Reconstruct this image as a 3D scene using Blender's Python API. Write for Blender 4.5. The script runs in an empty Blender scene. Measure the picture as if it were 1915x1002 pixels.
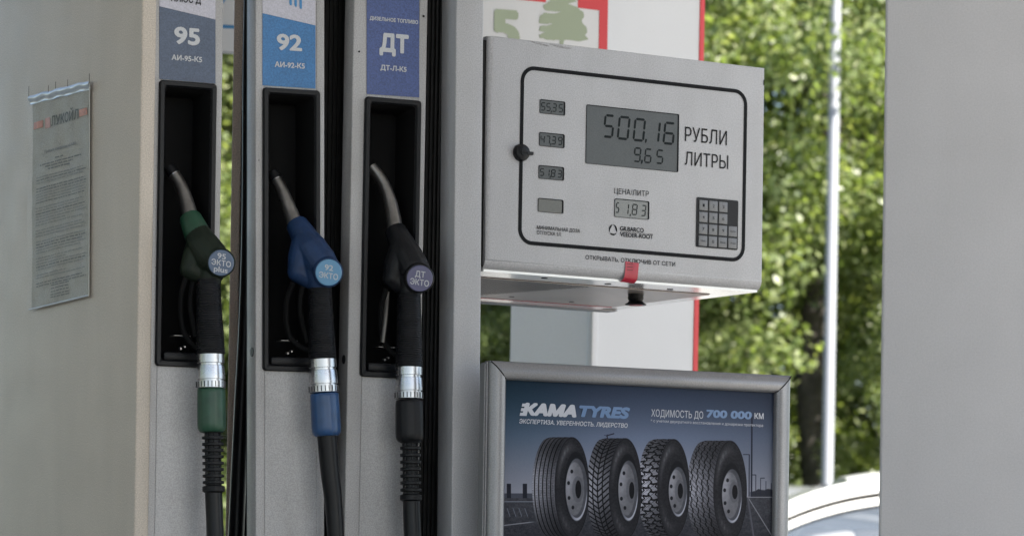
import bpy, bmesh, math, random
import numpy as np
from mathutils import Vector, Matrix
random.seed(7); RNG = np.random.default_rng(11)
S = bpy.context.scene
COL = S.collection

# ------------------------------------------------------------------ camera, world, sun, exposure
FPX, W, CX, HY, ROLL, CAMZ = 6500.0, 1915.0, 957.5, 1150.0, 0.015, 0.75
RC, RS = math.cos(ROLL), math.sin(ROLL)
cam = bpy.data.cameras.new('camera'); cam_o = bpy.data.objects.new('camera', cam); COL.objects.link(cam_o)
cam.sensor_width = 36.0; cam.lens = 36.0*FPX/W; cam.shift_y = (HY-501.0)/W
cam.clip_start = 0.1; cam.clip_end = 900
cam_o.matrix_world = Matrix(((RC, -RS, 0, 0), (0, 0, -1, 0), (RS, RC, 0, CAMZ), (0, 0, 0, 1)))
cam.dof.use_dof = True; cam.dof.focus_distance = 6.85; cam.dof.aperture_fstop = 7.4
S.camera = cam_o

SUN_EL, SUN_AZ = math.radians(43), math.radians(128)      # azimuth measured clockwise from +Y (the view direction)
w = bpy.data.worlds.new('World'); S.world = w; w.use_nodes = True
nt = w.node_tree; bg = nt.nodes['Background']
sky = nt.nodes.new('ShaderNodeTexSky'); sky.sky_type = 'NISHITA'; sky.sun_disc = False
sky.sun_elevation = SUN_EL; sky.sun_rotation = SUN_AZ
nt.links.new(sky.outputs[0], bg.inputs[0]); bg.inputs[1].default_value = 0.075
sl = bpy.data.lights.new('sun', 'SUN'); sl.energy = 5.0; sl.angle = math.radians(0.5); sl.color = (1, 0.95, 0.86)
so = bpy.data.objects.new('sun', sl); COL.objects.link(so)
sd = Vector((math.sin(SUN_AZ)*math.cos(SUN_EL), math.cos(SUN_AZ)*math.cos(SUN_EL), math.sin(SUN_EL)))
so.rotation_euler = sd.to_track_quat('Z', 'Y').to_euler(); so.location = (20, -20, 30)
S.view_settings.view_transform = 'Standard'; S.view_settings.look = 'None'
S.view_settings.exposure = 2.05; S.view_settings.gamma = 1; S.view_settings.use_curve_mapping = False
S.cycles.max_bounces = 8; S.cycles.diffuse_bounces = 5; S.cycles.sample_clamp_indirect = 8

# ------------------------------------------------------------------ projection helpers (pixels of the photograph <-> the place)
def ray(px, py):
    u = (px-CX)/FPX; v = (HY-py)/FPX
    return Vector((u*RC-v*RS, 1, u*RS+v*RC))
def pt(px, py, Y):
    d = ray(px, py); return Vector((d.x*Y, Y, CAMZ+d.z*Y))

class Frame:
    """a plane standing in the place: local x to the right, local y into the depth, local z up"""
    def __init__(s, px, py, Y, yaw, lean=0.0):
        s.M = Matrix.Translation(pt(px, py, Y)) @ Matrix.Rotation(math.radians(yaw), 4, 'Z') @ Matrix.Rotation(math.radians(lean), 4, 'Y')
        s.I = s.M.inverted()
        s.o = s.I @ Vector((0, 0, CAMZ))
    def at(s, px, py, d=0.0):
        r = s.I.to_3x3() @ ray(px, py)
        return s.o + r*((d-s.o.y)/r.y)
    def xz(s, px, py, d=0.0):
        p = s.at(px, py, d); return (p.x, p.z)

# ------------------------------------------------------------------ materials
def lin(c): return tuple((v/255/12.92 if v/255 <= .04045 else ((v/255+.055)/1.055)**2.4) for v in c)
MATS = {}
def mat(name, col, rough=.5, metal=0., var=.0, vscale=8., bump=0., bscale=300., grain=0., spec=.5, coat=0., dirt=0., dirtcol=(.09, .08, .06)):
    if name in MATS: return MATS[name]
    m = bpy.data.materials.new(name); m.use_nodes = True; n = m.node_tree.nodes; l = m.node_tree.links
    b = n['Principled BSDF']
    b.inputs['Base Color'].default_value = (*col, 1); b.inputs['Roughness'].default_value = rough
    b.inputs['Metallic'].default_value = metal; b.inputs['Specular IOR Level'].default_value = spec
    b.inputs['Coat Weight'].default_value = coat; b.inputs['Coat Roughness'].default_value = .15
    tc = n.new('ShaderNodeTexCoord')
    def noise(sc, det=3, stretch=None):
        t = n.new('ShaderNodeTexNoise'); t.inputs['Scale'].default_value = sc; t.inputs['Detail'].default_value = det
        if stretch:
            mp = n.new('ShaderNodeMapping'); mp.inputs['Scale'].default_value = stretch
            l.new(tc.outputs['Object'], mp.inputs[0]); l.new(mp.outputs[0], t.inputs[0])
        else: l.new(tc.outputs['Object'], t.inputs[0])
        return t
    cur = None
    if var or grain:
        acc = None
        for a, sc, dt in ((var, vscale, 4), (grain, 430., 1)):
            if not a: continue
            t = noise(sc, dt); mr = n.new('ShaderNodeMapRange')
            mr.inputs[1].default_value = .3; mr.inputs[2].default_value = .7
            mr.inputs[3].default_value = 1-a; mr.inputs[4].default_value = 1+a
            l.new(t.outputs[0], mr.inputs[0])
            if acc is None: acc = mr.outputs[0]
            else:
                mu = n.new('ShaderNodeMath'); mu.operation = 'MULTIPLY'; l.new(acc, mu.inputs[0]); l.new(mr.outputs[0], mu.inputs[1]); acc = mu.outputs[0]
        vm = n.new('ShaderNodeVectorMath'); vm.operation = 'SCALE'; vm.inputs[0].default_value = col
        l.new(acc, vm.inputs['Scale']); cur = vm.outputs[0]
    if dirt:
        t = noise(5., 8, (3, 3, .6)); mr = n.new('ShaderNodeMapRange'); mr.inputs[1].default_value = .45; mr.inputs[2].default_value = .78
        mr.inputs[4].default_value = dirt; l.new(t.outputs[0], mr.inputs[0])
        mx = n.new('ShaderNodeMix'); mx.data_type = 'RGBA'
        l.new(mr.outputs[0], mx.inputs[0])
        if cur: l.new(cur, mx.inputs[6])
        else: mx.inputs[6].default_value = (*col, 1)
        mx.inputs[7].default_value = (*dirtcol, 1); cur = mx.outputs[2]
    if cur: l.new(cur, b.inputs['Base Color'])
    if bump:
        t = noise(bscale, 2); bp = n.new('ShaderNodeBump'); bp.inputs['Strength'].default_value = bump; bp.inputs['Distance'].default_value = .0006
        l.new(t.outputs[0], bp.inputs['Height']); l.new(bp.outputs[0], b.inputs['Normal'])
        r2 = noise(14., 4); mr = n.new('ShaderNodeMapRange'); mr.inputs[3].default_value = rough-.08; mr.inputs[4].default_value = rough+.1
        l.new(r2.outputs[0], mr.inputs[0]); l.new(mr.outputs[0], b.inputs['Roughness'])
    MATS[name] = m; return m

PAINT = mat('powder_coat_light_grey', (.425, .42, .43), .42, var=.04, bump=.25, bscale=500, grain=.16, dirt=.10)
PAINT_B = mat('powder_coat_module', (.375, .368, .37), .45, var=.05, bump=.25, bscale=500, grain=.18, dirt=.38, dirtcol=(.15, .135, .11))
PAINT_SIDE = mat('satin_side_panel', (.49, .435, .375), .46, spec=.25, var=.04, bump=.2, bscale=350, grain=.18, dirt=.10, dirtcol=(.2, .19, .15))
PAINT_COLUMN = mat('painted_column', (.455, .442, .450), .45, var=.03, grain=.08, bump=.15, bscale=300, dirt=.06, dirtcol=(.25, .24, .22))
BLACKP = mat('black_plastic', (.006, .0064, .008), .42, spec=.25, bump=.4, bscale=700, grain=.3)
BLACKM = mat('black_matt_panel', (.010, .0095, .009), .6, spec=.2, bump=.3, bscale=300, var=.4, vscale=20)
BLACKV = mat('recess_black', (.004, .004, .0043), .8, spec=.15)
RUBBER = mat('black_rubber', (.006, .0063, .0078), .45, spec=.22, bump=.5, bscale=400, var=.3, vscale=60)
HOSE = mat('hose_rubber', (.006, .0065, .008), .36, spec=.22, bump=.3, bscale=200)
INK = mat('black_ink', (.010, .0105, .012), .6, spec=.1)
BRONZE = mat('brown_post_paint', (.72, .60, .52), .5, var=.1, grain=.2)
STEEL = mat('turned_steel', (.46, .46, .475), .27, metal=1., var=.1, vscale=40, bump=.2, bscale=200)
SPOUTM = mat('dull_aluminium_spout', (.25, .24, .23), .36, metal=.9, var=.18, vscale=60, bump=.3, bscale=400)
ALU = mat('anodised_aluminium', (.26, .258, .265), .42, metal=.5, var=.05, vscale=6, bump=.12, bscale=600, grain=.12)
WHITEG = mat('glossy_white_tray', (.80, .79, .78), .17, spec=.9, coat=1., var=.04, vscale=12)
WHITEP = mat('white_cladding', (.60, .60, .615), .4, var=.03, vscale=3, grain=.05)
GREYC = mat('grey_cladding', (.78, .755, .745), .4, var=.03, vscale=3, grain=.05)
REDP = mat('red_edge_paint', (.62, .03, .04), .4)
SAGE = mat('sage_green_print', (.33, .38, .27), .5)
TEXTW = mat('label_lettering', (.47, .48, .50), .5, grain=.1)
LILAC = mat('label_white_band', (.45, .44, .50), .5, grain=.12, var=.03)
SLATE = mat('label_slate_blue', (.060, .083, .135), .45, grain=.25, var=.06)
BLUEL = mat('label_bright_blue', (.03, .145, .34), .45, grain=.22, var=.06)
NAVYL = mat('label_navy_blue', (.055, .085, .225), .45, grain=.25, var=.06)
BLUEP = mat('blue_print', (.04, .20, .42), .5)
LCD = mat('lcd_grey_green', (.070, .076, .078), .3, spec=.3, var=.04, vscale=20, grain=.1)
LCDP = mat('lcd_lighter', (.18, .183, .176), .25, var=.04, grain=.1)
LCDB = mat('lcd_blank', (.075, .073, .063), .25, grain=.1)
SEG = mat('lcd_segment', (.010, .013, .014), .5, spec=.1)
SEGF = mat('lcd_segment_faint', (.013, .016, .017), .5, spec=.1)
KEYM = mat('keypad_key', (.17, .172, .178), .45, grain=.15)
SEAL = mat('red_seal_sticker', (.42, .012, .035), .35, var=.1, vscale=60)
BADGE_B = mat('badge_sky_blue', (.09, .25, .42), .3, coat=.3)
BADGE_G = mat('badge_slate', (.075, .115, .19), .3, coat=.3)
BADGE_V = mat('badge_violet', (.085, .085, .17), .3, coat=.3)
NZ_GREEN = mat('nozzle_dark_green', (.008, .0135, .008), .5, spec=.22, bump=.4, bscale=300, var=.25, vscale=40)
NZ_GREENL = mat('nozzle_green', (.013, .055, .03), .4, bump=.2, bscale=300, var=.2, vscale=40)
NZ_BLUE = mat('nozzle_blue', (.009, .028, .080), .48, spec=.3, bump=.3, bscale=300, var=.25, vscale=40)
NZ_BLUEL = mat('sleeve_blue', (.018, .060, .155), .35, bump=.2, bscale=300, var=.15, vscale=40)

# ------------------------------------------------------------------ mesh helpers
def tag(o, label=None, cat=None, group=None, kind=None):
    if label: o['label'] = label
    if cat: o['category'] = cat
    if group: o['group'] = group
    if kind: o['kind'] = kind
    return o
def empty(name, M=None):
    o = bpy.data.objects.new(name, None); COL.objects.link(o); o.empty_display_size = .1
    if M is not None: o.matrix_world = M
    return o
def link(name, me, m, parent=None, frame=None, smooth=None):
    o = bpy.data.objects.new(name, me); COL.objects.link(o)
    if m is not None and len(me.materials) == 0:
        for mm in (m if isinstance(m, (list, tuple)) else [m]): me.materials.append(mm)
    if smooth is not None:
        me.polygons.foreach_set('use_smooth', [True]*len(me.polygons)); me.set_sharp_from_angle(angle=math.radians(smooth))
    bpyM = frame.M if frame is not None else Matrix.Identity(4)
    if parent is not None:
        o.parent = parent
        o.matrix_parent_inverse = Matrix.Identity(4)
        o.matrix_basis = WORLD[parent.name].inverted() @ bpyM
    else: o.matrix_basis = bpyM
    WORLD[o.name] = bpyM.copy()
    return o
WORLD = {}
def root(name, frame=None, label=None, cat=None, group=None, M=None):
    M = M if M is not None else (frame.M if frame else Matrix.Identity(4))
    o = empty(name, M); WORLD[o.name] = M.copy(); return tag(o, label, cat, group)

class B:
    def __init__(s): s.bm = bmesh.new()
    def box(s, x0, x1, y0, y1, z0, z1, bev=0, seg=2):
        b = bmesh.new(); bmesh.ops.create_cube(b, size=1)
        for v in b.verts: v.co = Vector((x0+(v.co.x+.5)*(x1-x0), y0+(v.co.y+.5)*(y1-y0), z0+(v.co.z+.5)*(z1-z0)))
        if bev: bmesh.ops.bevel(b, geom=b.edges[:], offset=bev, segments=seg, profile=.5, affect='EDGES')
        s.join(b); return s
    def join(s, b, M=None):
        me = bpy.data.meshes.new('t'); b.to_mesh(me); b.free()
        if M is not None: me.transform(M)
        s.bm.from_mesh(me); bpy.data.meshes.remove(me)
    def loft(s, loops, c0=True, c1=True, closed=True, mi=0):
        V = [[s.bm.verts.new(p) for p in lp] for lp in loops]
        n = len(V[0])
        for a, b in zip(V[:-1], V[1:]):
            for i in range(n if closed else n-1):
                f = s.bm.faces.new((a[i], a[(i+1) % n], b[(i+1) % n], b[i])); f.material_index = mi
        if c0: s.bm.faces.new(V[0][::-1]).material_index = mi
        if c1: s.bm.faces.new(V[-1]).material_index = mi
        return s
    def prism(s, pts, y0, y1):
        """outline in x,z extruded from y0 to y1"""
        return s.loft([[(x, y0, z) for x, z in pts], [(x, y1, z) for x, z in pts]])
    def tube(s, P, R, seg=20, c=True, sq=1.0, up=None):
        P = [Vector(p) for p in P]
        if not isinstance(R, (list, tuple)): R = [R]*len(P)
        t0 = (P[1]-P[0]).normalized(); u = t0.orthogonal().normalized() if up is None else (Vector(up)-t0*Vector(up).dot(t0)).normalized()
        loops = []
        for i, p in enumerate(P):
            t = (P[min(i+1, len(P)-1)]-P[max(i-1, 0)])
            if t.length < 1e-9: t = t0
            t = t.normalized(); u = (u-t*u.dot(t)).normalized(); v = t.cross(u); t0 = t
            loops.append([p+R[i]*(math.cos(a)*u+sq*math.sin(a)*v) for a in [2*math.pi*k/seg for k in range(seg)]])
        return s.loft(loops, c, c)
    def quad(s, pts): s.bm.faces.new([s.bm.verts.new(p) for p in pts]); return s
    def mesh(s, name, fix=True):
        if fix: bmesh.ops.recalc_face_normals(s.bm, faces=s.bm.faces[:])
        me = bpy.data.meshes.new(name); s.bm.to_mesh(me); s.bm.free(); return me
    def out(s, name, m, parent=None, frame=None, smooth=40):
        return link(name, s.mesh(name), m, parent, frame, smooth)

def rrect(x0, x1, z0, z1, r, n=6):
    pts = []
    for cx, cz, a0 in ((x1-r, z1-r, 0), (x0+r, z1-r, 90), (x0+r, z0+r, 180), (x1-r, z0+r, 270)):
        for k in range(n+1):
            a = math.radians(a0+90*k/n); pts.append((cx+r*math.cos(a), cz+r*math.sin(a)))
    return pts
def smoothpath(P, n=8):
    P = [Vector(p) for p in P]; out = []
    Q = [P[0]*2-P[1]]+P+[P[-1]*2-P[-2]]
    for i in range(1, len(Q)-2):
        for k in range(n):
            t = k/n; a, b, c, d = Q[i-1], Q[i], Q[i+1], Q[i+2]
            out.append(.5*((2*b)+(c-a)*t+(2*a-5*b+4*c-d)*t*t+(3*b-a-3*c+d)*t**3))
    out.append(P[-1]); return out
def lerpl(L, n): # resample list of floats
    return [float(v) for v in np.interp(np.linspace(0, 1, n), np.linspace(0, 1, len(L)), L)]

TCACHE = {}
def textmesh(s, bold=0., shear=0., space=1.0, slabs=44):
    """flat lettering as thin slabs between the outlines of the glyphs (non-zero winding), made heavier by 'bold'"""
    c = bpy.data.curves.new('lettering', 'FONT'); c.body = s; c.shear = shear; c.space_character = space
    c.resolution_u = 4; c.extrude = 0; c.fill_mode = 'NONE'
    o = bpy.data.objects.new('t', c); COL.objects.link(o)
    me = bpy.data.meshes.new_from_object(o)
    bpy.data.objects.remove(o); bpy.data.curves.remove(c)
    V = np.array([v.co[:2] for v in me.vertices]); E = np.array([e.vertices[:] for e in me.edges]); bpy.data.meshes.remove(me)
    A, Bv = V[E[:, 0]], V[E[:, 1]]
    bold = max(0., bold)
    offs = [(0., 0.)] if bold <= 0 else [(bold*math.cos(a), bold*math.sin(a)) for a in [k*math.pi/6 for k in range(-3, 4)]]
    y0, y1 = V[:, 1].min()-bold, V[:, 1].max()+bold; dy = .73/slabs; n = int(math.ceil((y1-y0)/dy)); dy = (y1-y0)/n
    def spans(y):
        up = (A[:, 1] <= y) & (Bv[:, 1] > y); dn = (Bv[:, 1] <= y) & (A[:, 1] > y); m = up | dn
        if not m.any(): return []
        a, b_ = A[m], Bv[m]; x = a[:, 0]+(y-a[:, 1])/(b_[:, 1]-a[:, 1])*(b_[:, 0]-a[:, 0]); sg = np.where(up[m], 1, -1)
        o_ = np.argsort(x); x = x[o_]; sg = sg[o_]; wn = 0; out = []; st = None
        for xi, si in zip(x, sg):
            if wn == 0: st = xi
            wn += si
            if wn == 0: out.append((st, xi))
        return out
    nv, nf = [], []
    for k in range(n):
        ya = y0+k*dy; ym = ya+dy/2; I = []
        for ox, oy in offs: I += [(p-abs(ox), q+abs(ox)) for p, q in spans(ym-oy)]
        I.sort(); mg = []
        for p, q in I:
            if mg and p <= mg[-1][1]: mg[-1][1] = max(mg[-1][1], q)
            else: mg.append([p, q])
        for p, q in mg:
            i0 = len(nv); nv += [(p, ya, 0), (q, ya, 0), (q, ya+dy, 0), (p, ya+dy, 0)]; nf.append([i0, i0+1, i0+2, i0+3])
    me = bpy.data.meshes.new('lettering'); me.from_pydata(nv, [], nf); return me
def text(s, frame, x0, zb, x1, cap, depth, m, parent, bold=0., shear=0., space=1.0, name='lettering'):
    """lettering fitted between x0 and x1, standing on zb, with capitals cap high (all local metres)"""
    me = textmesh(s, bold, shear, space)
    co = np.array([v.co[:] for v in me.vertices])
    ref = textmesh('Н', bold); rz = np.array([v.co[1] for v in ref.vertices]); bpy.data.meshes.remove(ref)
    mn, mx = co[:, 0].min(), co[:, 0].max()
    k = (x1-x0)/(mx-mn); kz = cap/(rz.max()-rz.min())
    for v in me.vertices: v.co = Vector((x0+(v.co.x-mn)*k, depth-v.co.z*6e-5, zb+(v.co.y-rz.min())*kz))
    # give the flat lettering a film thickness towards the wall
    b = bmesh.new(); b.from_mesh(me)
    n = Vector((0, 0, 0))
    for f in b.faces: f.normal_update(); n += f.normal*f.calc_area()
    if n.y > 0: bmesh.ops.reverse_faces(b, faces=b.faces[:])
    b.to_mesh(me); b.free()
    return link(name, me, m, parent, frame)
def ptext(s, frame, pxl, pyb, pxr, cappx, d, m, parent, **k):
    x0, zb = frame.xz(pxl, pyb, d); x1, _ = frame.xz(pxr, pyb, d); _, zt = frame.xz(pxl, pyb-cappx, d)
    return text(s, frame, x0, zb, x1, zt-zb, d, m, parent, **k)

SEGS = {'0': 'abcdef', '1': 'bc', '2': 'abged', '3': 'abgcd', '4': 'fgbc', '5': 'afgcd', '6': 'afgedc', '7': 'abc', '8': 'abcdefg', '9': 'abcdfg'}
def seven(ch, x0, x1, z0, z1, t, d, b, sl=.1):
    """a liquid-crystal digit: separate slanted bars"""
    zm = (z0+z1)/2; g = t*.14
    def bar(p, q):
        p = Vector((p[0], 0, p[1])); q = Vector((q[0], 0, q[1])); a = (q-p).normalized(); n = Vector((-a.z, 0, a.x))*t/2
        p = p+a*g; q = q-a*g
        pts = [p, p+a*t*.5+n, q-a*t*.5+n, q, q-a*t*.5-n, p+a*t*.5-n]
        b.quad([(v.x+sl*(v.z-z0), d, v.z) for v in pts])
    h = t/2; L = {'a': ((x0, z1), (x1, z1)), 'g': ((x0, zm), (x1, zm)), 'd': ((x0, z0), (x1, z0)), 'f': ((x0, zm), (x0, z1)),
                  'b': ((x1, zm), (x1, z1)), 'e': ((x0, z0), (x0, zm)), 'c': ((x1, z0), (x1, zm))}
    for k in SEGS.get(ch, ''): bar(*L[k])

# ================================================================== SETTING
gm = mat('concrete_forecourt', (.30, .29, .27), .8, var=.12, vscale=1.2, dirt=.3, dirtcol=(.1, .1, .1))
am = mat('asphalt', (.055, .055, .057), .85, var=.2, vscale=3)
earthm = mat('dusty_ground', (.20, .185, .165), .9, var=.15, vscale=.6)
grassm = mat('roadside_turf', (.05, .085, .025), .9, var=.35, vscale=2)
link('ground', B().quad([(-300, -300, -.02), (300, -300, -.02), (300, 500, -.02), (-300, 500, -.02)]).mesh('ground'), earthm)['kind'] = 'structure'
link('verge', B().quad([(-60, 23.0, .0), (60, 23.0, .0), (60, 60, .0), (-60, 60, .0)]).mesh('verge'), grassm)['kind'] = 'structure'
link('road', B().quad([(-300, 12.2, -.004), (300, 12.2, -.004), (300, 21.5, -.004), (-300, 21.5, -.004)]).mesh('road'), am)['kind'] = 'structure'
o = B().box(-16, 16, -12, 12.05, -.3, .004).out('forecourt_paving', gm); o['kind'] = 'structure'
o = B().box(-60, 60, 21.5, 21.65, -.3, .12, .01).out('kerb', gm); o['kind'] = 'structure'
o = B().box(-60, 60, 21.65, 23.0, -.3, .11).out('pavement', gm); o['kind'] = 'structure'
for k in range(-6, 7):
    o = B().quad([(k*4-1, 16.75, .002), (k*4+1, 16.75, .002), (k*4+1, 16.9, .002), (k*4-1, 16.9, .002)]).out('lane_marking', WHITEP); o['kind'] = 'structure'

# canopy over the forecourt (above the picture; it shades the pumps)
cr = root('forecourt_canopy', label='flat white canopy roof high above the pumps, out of the sun', cat='canopy')
B().box(-9, 6, -4, 10.6, 4.75, 5.0).out('roof_slab', WHITEP, cr)
for x0, x1, y0, y1 in ((-9.1, 6.1, -4.1, -4.0), (-9.1, 6.1, 10.6, 10.7), (-9.1, -9, -4, 10.6), (6, 6.1, -4, 10.6)):
    B().box(x0, x1, y0, y1, 4.65, 5.3).out('fascia', REDP, cr)

# kerbed island
o = B().box(-1.6, 1.5, 6.55, 8.3, .004, .15, .03, 3).out('pump_island', gm); o['kind'] = 'structure'

# near column on the right
FC = Frame(1649.5, 501, 5.9, -10.0, -.1)
kr = root('canopy_column', FC, 'broad plain grey column filling the right edge, nearest to the viewer', 'column')
zb = -FC.M.translation.z
B().box(0, .5, 0, .42, zb, 4.74-FC.M.translation.z, .006, 3).out('cladding', PAINT_COLUMN, kr, FC)
B().box(-.02, .52, -.02, .44, zb, zb+.12, .01).out('skirting', ALU, kr, FC)

# ================================================================== DISPENSER
FH = Frame(914, 67, 6.98, 31.0, 0.1)      # display head
FM = {95: Frame(279, 150, 6.62, 24.0, 0.0), 92: Frame(484, 163, 6.70, 24.0, -.9), 0: Frame(670, 181, 6.78, 24.0, 0.2)}
FCOL = Frame(852, 181, 6.83, 24.0, -.35)
FS = Frame(262, 300, 6.60, 31.0-90, 0.1)   # side panel: local x points right & towards the viewer, ends at 0
DR = root('fuel_dispenser', None, 'light grey fuel dispenser with three nozzle slots and a display head reading 500,16', 'fuel dispenser', M=Matrix.Translation((-.2, 7.2, .15)))
def zof(F, z): return z-F.M.translation.z

# side panel with folded edges
B().box(-.95, 0, 0, .03, zof(FS, .16), zof(FS, 2.6), .004, 3).out('side_panel', PAINT_SIDE, DR, FS)
# corner strip between side panel and the first module
x0 = FM[95].xz(263, 400)[0]; x1 = FM[95].xz(274, 400)[0]
B().box(x0, x1, -.004, .06, zof(FM[95], .16), zof(FM[95], 2.6), .003, 3).out('corner_strip', PAINT, DR, FM[95])
B().box(x1-.001, x1+.012, .012, .05, zof(FM[95], .16), zof(FM[95], 2.6)).out('seam_gasket', BLACKM, DR, FM[95])

def module(key, pxl, pxr, rec, py_slots):
    """one hose module: face with an opening, black boot in it. rec = (x left, x right, y top, y bottom) of the boot in the photo"""
    F = FM[key]; ym = 500
    xl = F.xz(pxl, rec[2])[0]; xr = F.xz(pxr, rec[2])[0]
    a = F.xz(rec[0], rec[2]); c = F.xz(rec[1], rec[2]); d = F.xz(rec[0], rec[3])
    rx0, rx1, rz1, rz0 = a[0], c[0], a[1], d[1]
    zb, zt = zof(F, .16), zof(F, 2.6); t = .05
    m = .006
    b = B()
    b.box(xl, rx0+m, 0, t, zb, zt, .0025, 3); b.box(rx1-m, xr, 0, t, zb, zt, .0025, 3)
    b.box(rx0+m, rx1-m, .0006, t, rz1-m, zt); b.box(rx0+m, rx1-m, .0006, t, zb, rz0+m)
    M = b.out('hose_module', PAINT_B, DR, F)
    # boot: raised rounded rim, then inward to a deep back
    b = B(); L = lambda e, y, r: [(x, y, z) for x, z in rrect(rx0+e, rx1-e, rz0+e, rz1-e, r)]
    b.loft([L(0, .004, .007), L(0, -.006, .007), L(.002, -.009, .006), L(.009, -.009, .005), L(.012, -.004, .005)], False, False)
    B2 = b.out('nozzle_boot', BLACKP, M, F, 50)
    b = B(); b.loft([L(.012, -.0038, .005), L(.017, .015, .006), L(.019, .080, .008)], False, True); b.out('slot_lining', BLACKV, M, F, 50)
        # cheeks of the boot housing seen behind the sheet-metal shell
    b = B()
    b.box(xl+.010, rx0+.001, .0505, .082, zb, zt); b.box(rx1-.001, xr-.012, .0505, .082, zb, zt); b.box(xl+.012, xr-.012, .0825, .085, zb, zt)
    b.out('inner_frame', BLACKM, M, F)
    # lower shelf and catch in the boot
    sz = rz0+.055
    b = B(); b.box(rx0+.018, rx1-.018, -.002, .078, rz0+.012, rz0+.028, .004); b.out('drip_shelf', BLACKP, M, F)
    cx = rx0+(rx1-rx0)*.47
    b = B(); b.box(cx-.016, cx+.018, .0, .03, sz+.004, sz+.0056, .0005); b.out('catch_plate', SPOUTM, M, F)
    b = B(); b.tube([(cx+.001, .02, sz-.018), (cx+.003, .014, sz-.019)], .0022, 10); b.tube([(cx+.009, .02, sz-.014), (cx+.011, .014, sz-.015)], .0018, 10); b.out('catch_screw', STEEL, M, F)
    return M, F, (xl, xr, rx0, rx1, rz0, rz1, zb, zt)

M95, F95, G95 = module(95, 280, 416, (297, 404, 150, 684), None)
M92, F92, G92 = module(92, 478, 607, (490.5, 597, 164, 693), None)
MDT, FDT, GDT = module(0, 659, 797, (681.5, 786.5, 181, 704), None)

def label(M, F, pts, m, d, name='fuel_label', lab=None):
    P = [F.xz(x, y, d) for x, y in pts]
    b = B(); b.prism(P, d, d+.0008); o = b.out(name, m, M, F, None)
    if lab: o['label'] = lab
    return o
label(M95, F95, [(298, -60), (403, -48), (403, 37), (298, 12)], LILAC, -.0012, 'upper_label', 'pale upper band of the label')
label(M95, F95, [(298, 12.3), (403, 37.3), (403, 157), (298, 148)], SLATE, -.0012, 'fuel_label', 'slate blue label with 95')
ptext('95', F95, 325.5, 82, 374, 34, -.0024, TEXTW, M95, bold=.035)
ptext('АИ-95-К5', F95, 321, 112.5, 378, 10.5, -.0024, TEXTW, M95, bold=.025)
ptext('ПЛЮС Д', F95, 320, 3, 376, 14, -.0024, INK, M95, bold=.02).location.z += 0
label(M92, F92, [(491, -60), (590, -48), (590, 48), (491, 25)], LILAC, -.0012, 'upper_label', 'pale upper band of the label')
label(M92, F92, [(491, 25.3), (590, 48.3), (590, 166), (491, 160)], BLUEL, -.0012, 'fuel_label', 'bright blue label with 92')
ptext('92', F92, 517.5, 93.5, 565, 32, -.0024, TEXTW, M92, bold=.035)
ptext('АИ-92-К5', F92, 514, 125.5, 570, 10.5, -.0024, TEXTW, M92, bold=.025)
for k, (x, yb) in enumerate(((543, 11), (552.5, 13.5), (562, 17.5))):
    label(M92, F92, [(x-1.5, -30), (x+2, -30), (x+2.8, yb-3), (x+2, yb), (x-.8, yb-1), (x-1.8, yb-6)], BLUEP, -.0024, 'logo_stroke')
label(MDT, FDT, [(686, -60), (784, -50), (784, 182.5), (686, 176)], NAVYL, -.0012, 'fuel_label', 'navy blue label with the diesel letters')
ptext('ДИЗЕЛЬНОЕ ТОПЛИВО', FDT, 691.5, 37.5, 782, 7.2, -.0024, TEXTW, MDT, bold=.03, shear=-.0)
ptext('ДТ', FDT, 709.5, 97, 764, 36, -.0024, TEXTW, MDT, bold=.05)
ptext('ДТ-Л-К5', FDT, 711.5, 131, 760.5, 10, -.0024, TEXTW, MDT, bold=.03)

# dark chips and a screw knob on the module edges
for F, M, x, y, r in ((FDT, MDT, 671.5, 97, 1.8), (FDT, MDT, 792, 31, 2.2), (F92, M92, 484, 300, 1.0), (F95, M95, 291, 500, .8)):
    c = F.at(x, y, -.001); b = B(); b.tube([c, c+Vector((0, -.001, 0))], r*.0011, 7); b.out('paint_chip', INK, M, F, None)

# black ribbed backing between the modules
def backing(F, xa, xb, name, depth=.10):
    zb, zt = zof(F, .16), zof(F, 2.6)
    b = B(); pts = []; n = int((xb-xa)/.009)
    for k in range(n+1):
        x = xa+(xb-xa)*k/n
        pts += [(x, depth), (x+(xb-xa)/n*.45, depth), (x+(xb-xa)/n*.5, depth-.004), (x+(xb-xa)/n*.95, depth-.004)]
    pts = pts[:-2]
    b.loft([[(x, y, zb) for x, y in pts]+[(pts[-1][0], depth+.03, zb), (xa, depth+.03, zb)], [(x, y, zt) for x, y in pts]+[(pts[-1][0], depth+.03, zt), (xa, depth+.03, zt)]])
    return b.out(name, BLACKM, DR, F, 20)
xa = F92.xz(600, 300)[0]; 
F92s = Frame(484, 163, 6.70, 24.0, 0.0)
backing(F92s, F92s.xz(598, 400)[0], F92s.xz(690, 400)[0], 'ribbed_backing')
backing(FDT, FDT.xz(785, 400)[0], FDT.xz(872, 400)[0], 'ribbed_backing')
# narrow tall column beside the display head
zb, zt = zof(FCOL, .16), zof(FCOL, 2.6)
xr = FCOL.xz(901, 400)[0]
B().box(0, xr, 0, .075, zb, zt, .003, 3).out('front_column', PAINT, DR, FCOL)
# brown rear post seen through the gap
FP = Frame(435, 300, 7.02, -7, .1)
zb, zt = zof(FP, .16), zof(FP, 2.6)
B().box(-.002, .0165, 0, .06, zb, zt, .002).out('rear_post', BRONZE, DR, FP)
B().box(.0168, .038, .004, .06, zb, zt, .002).out('rear_cover', mat('dark_brown_cover', (.045, .038, .032), .6), DR, FP)
B().box(.0382, .07, .008, .06, zb, zt, .002).out('rear_cover', BLACKM, DR, FP)
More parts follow.
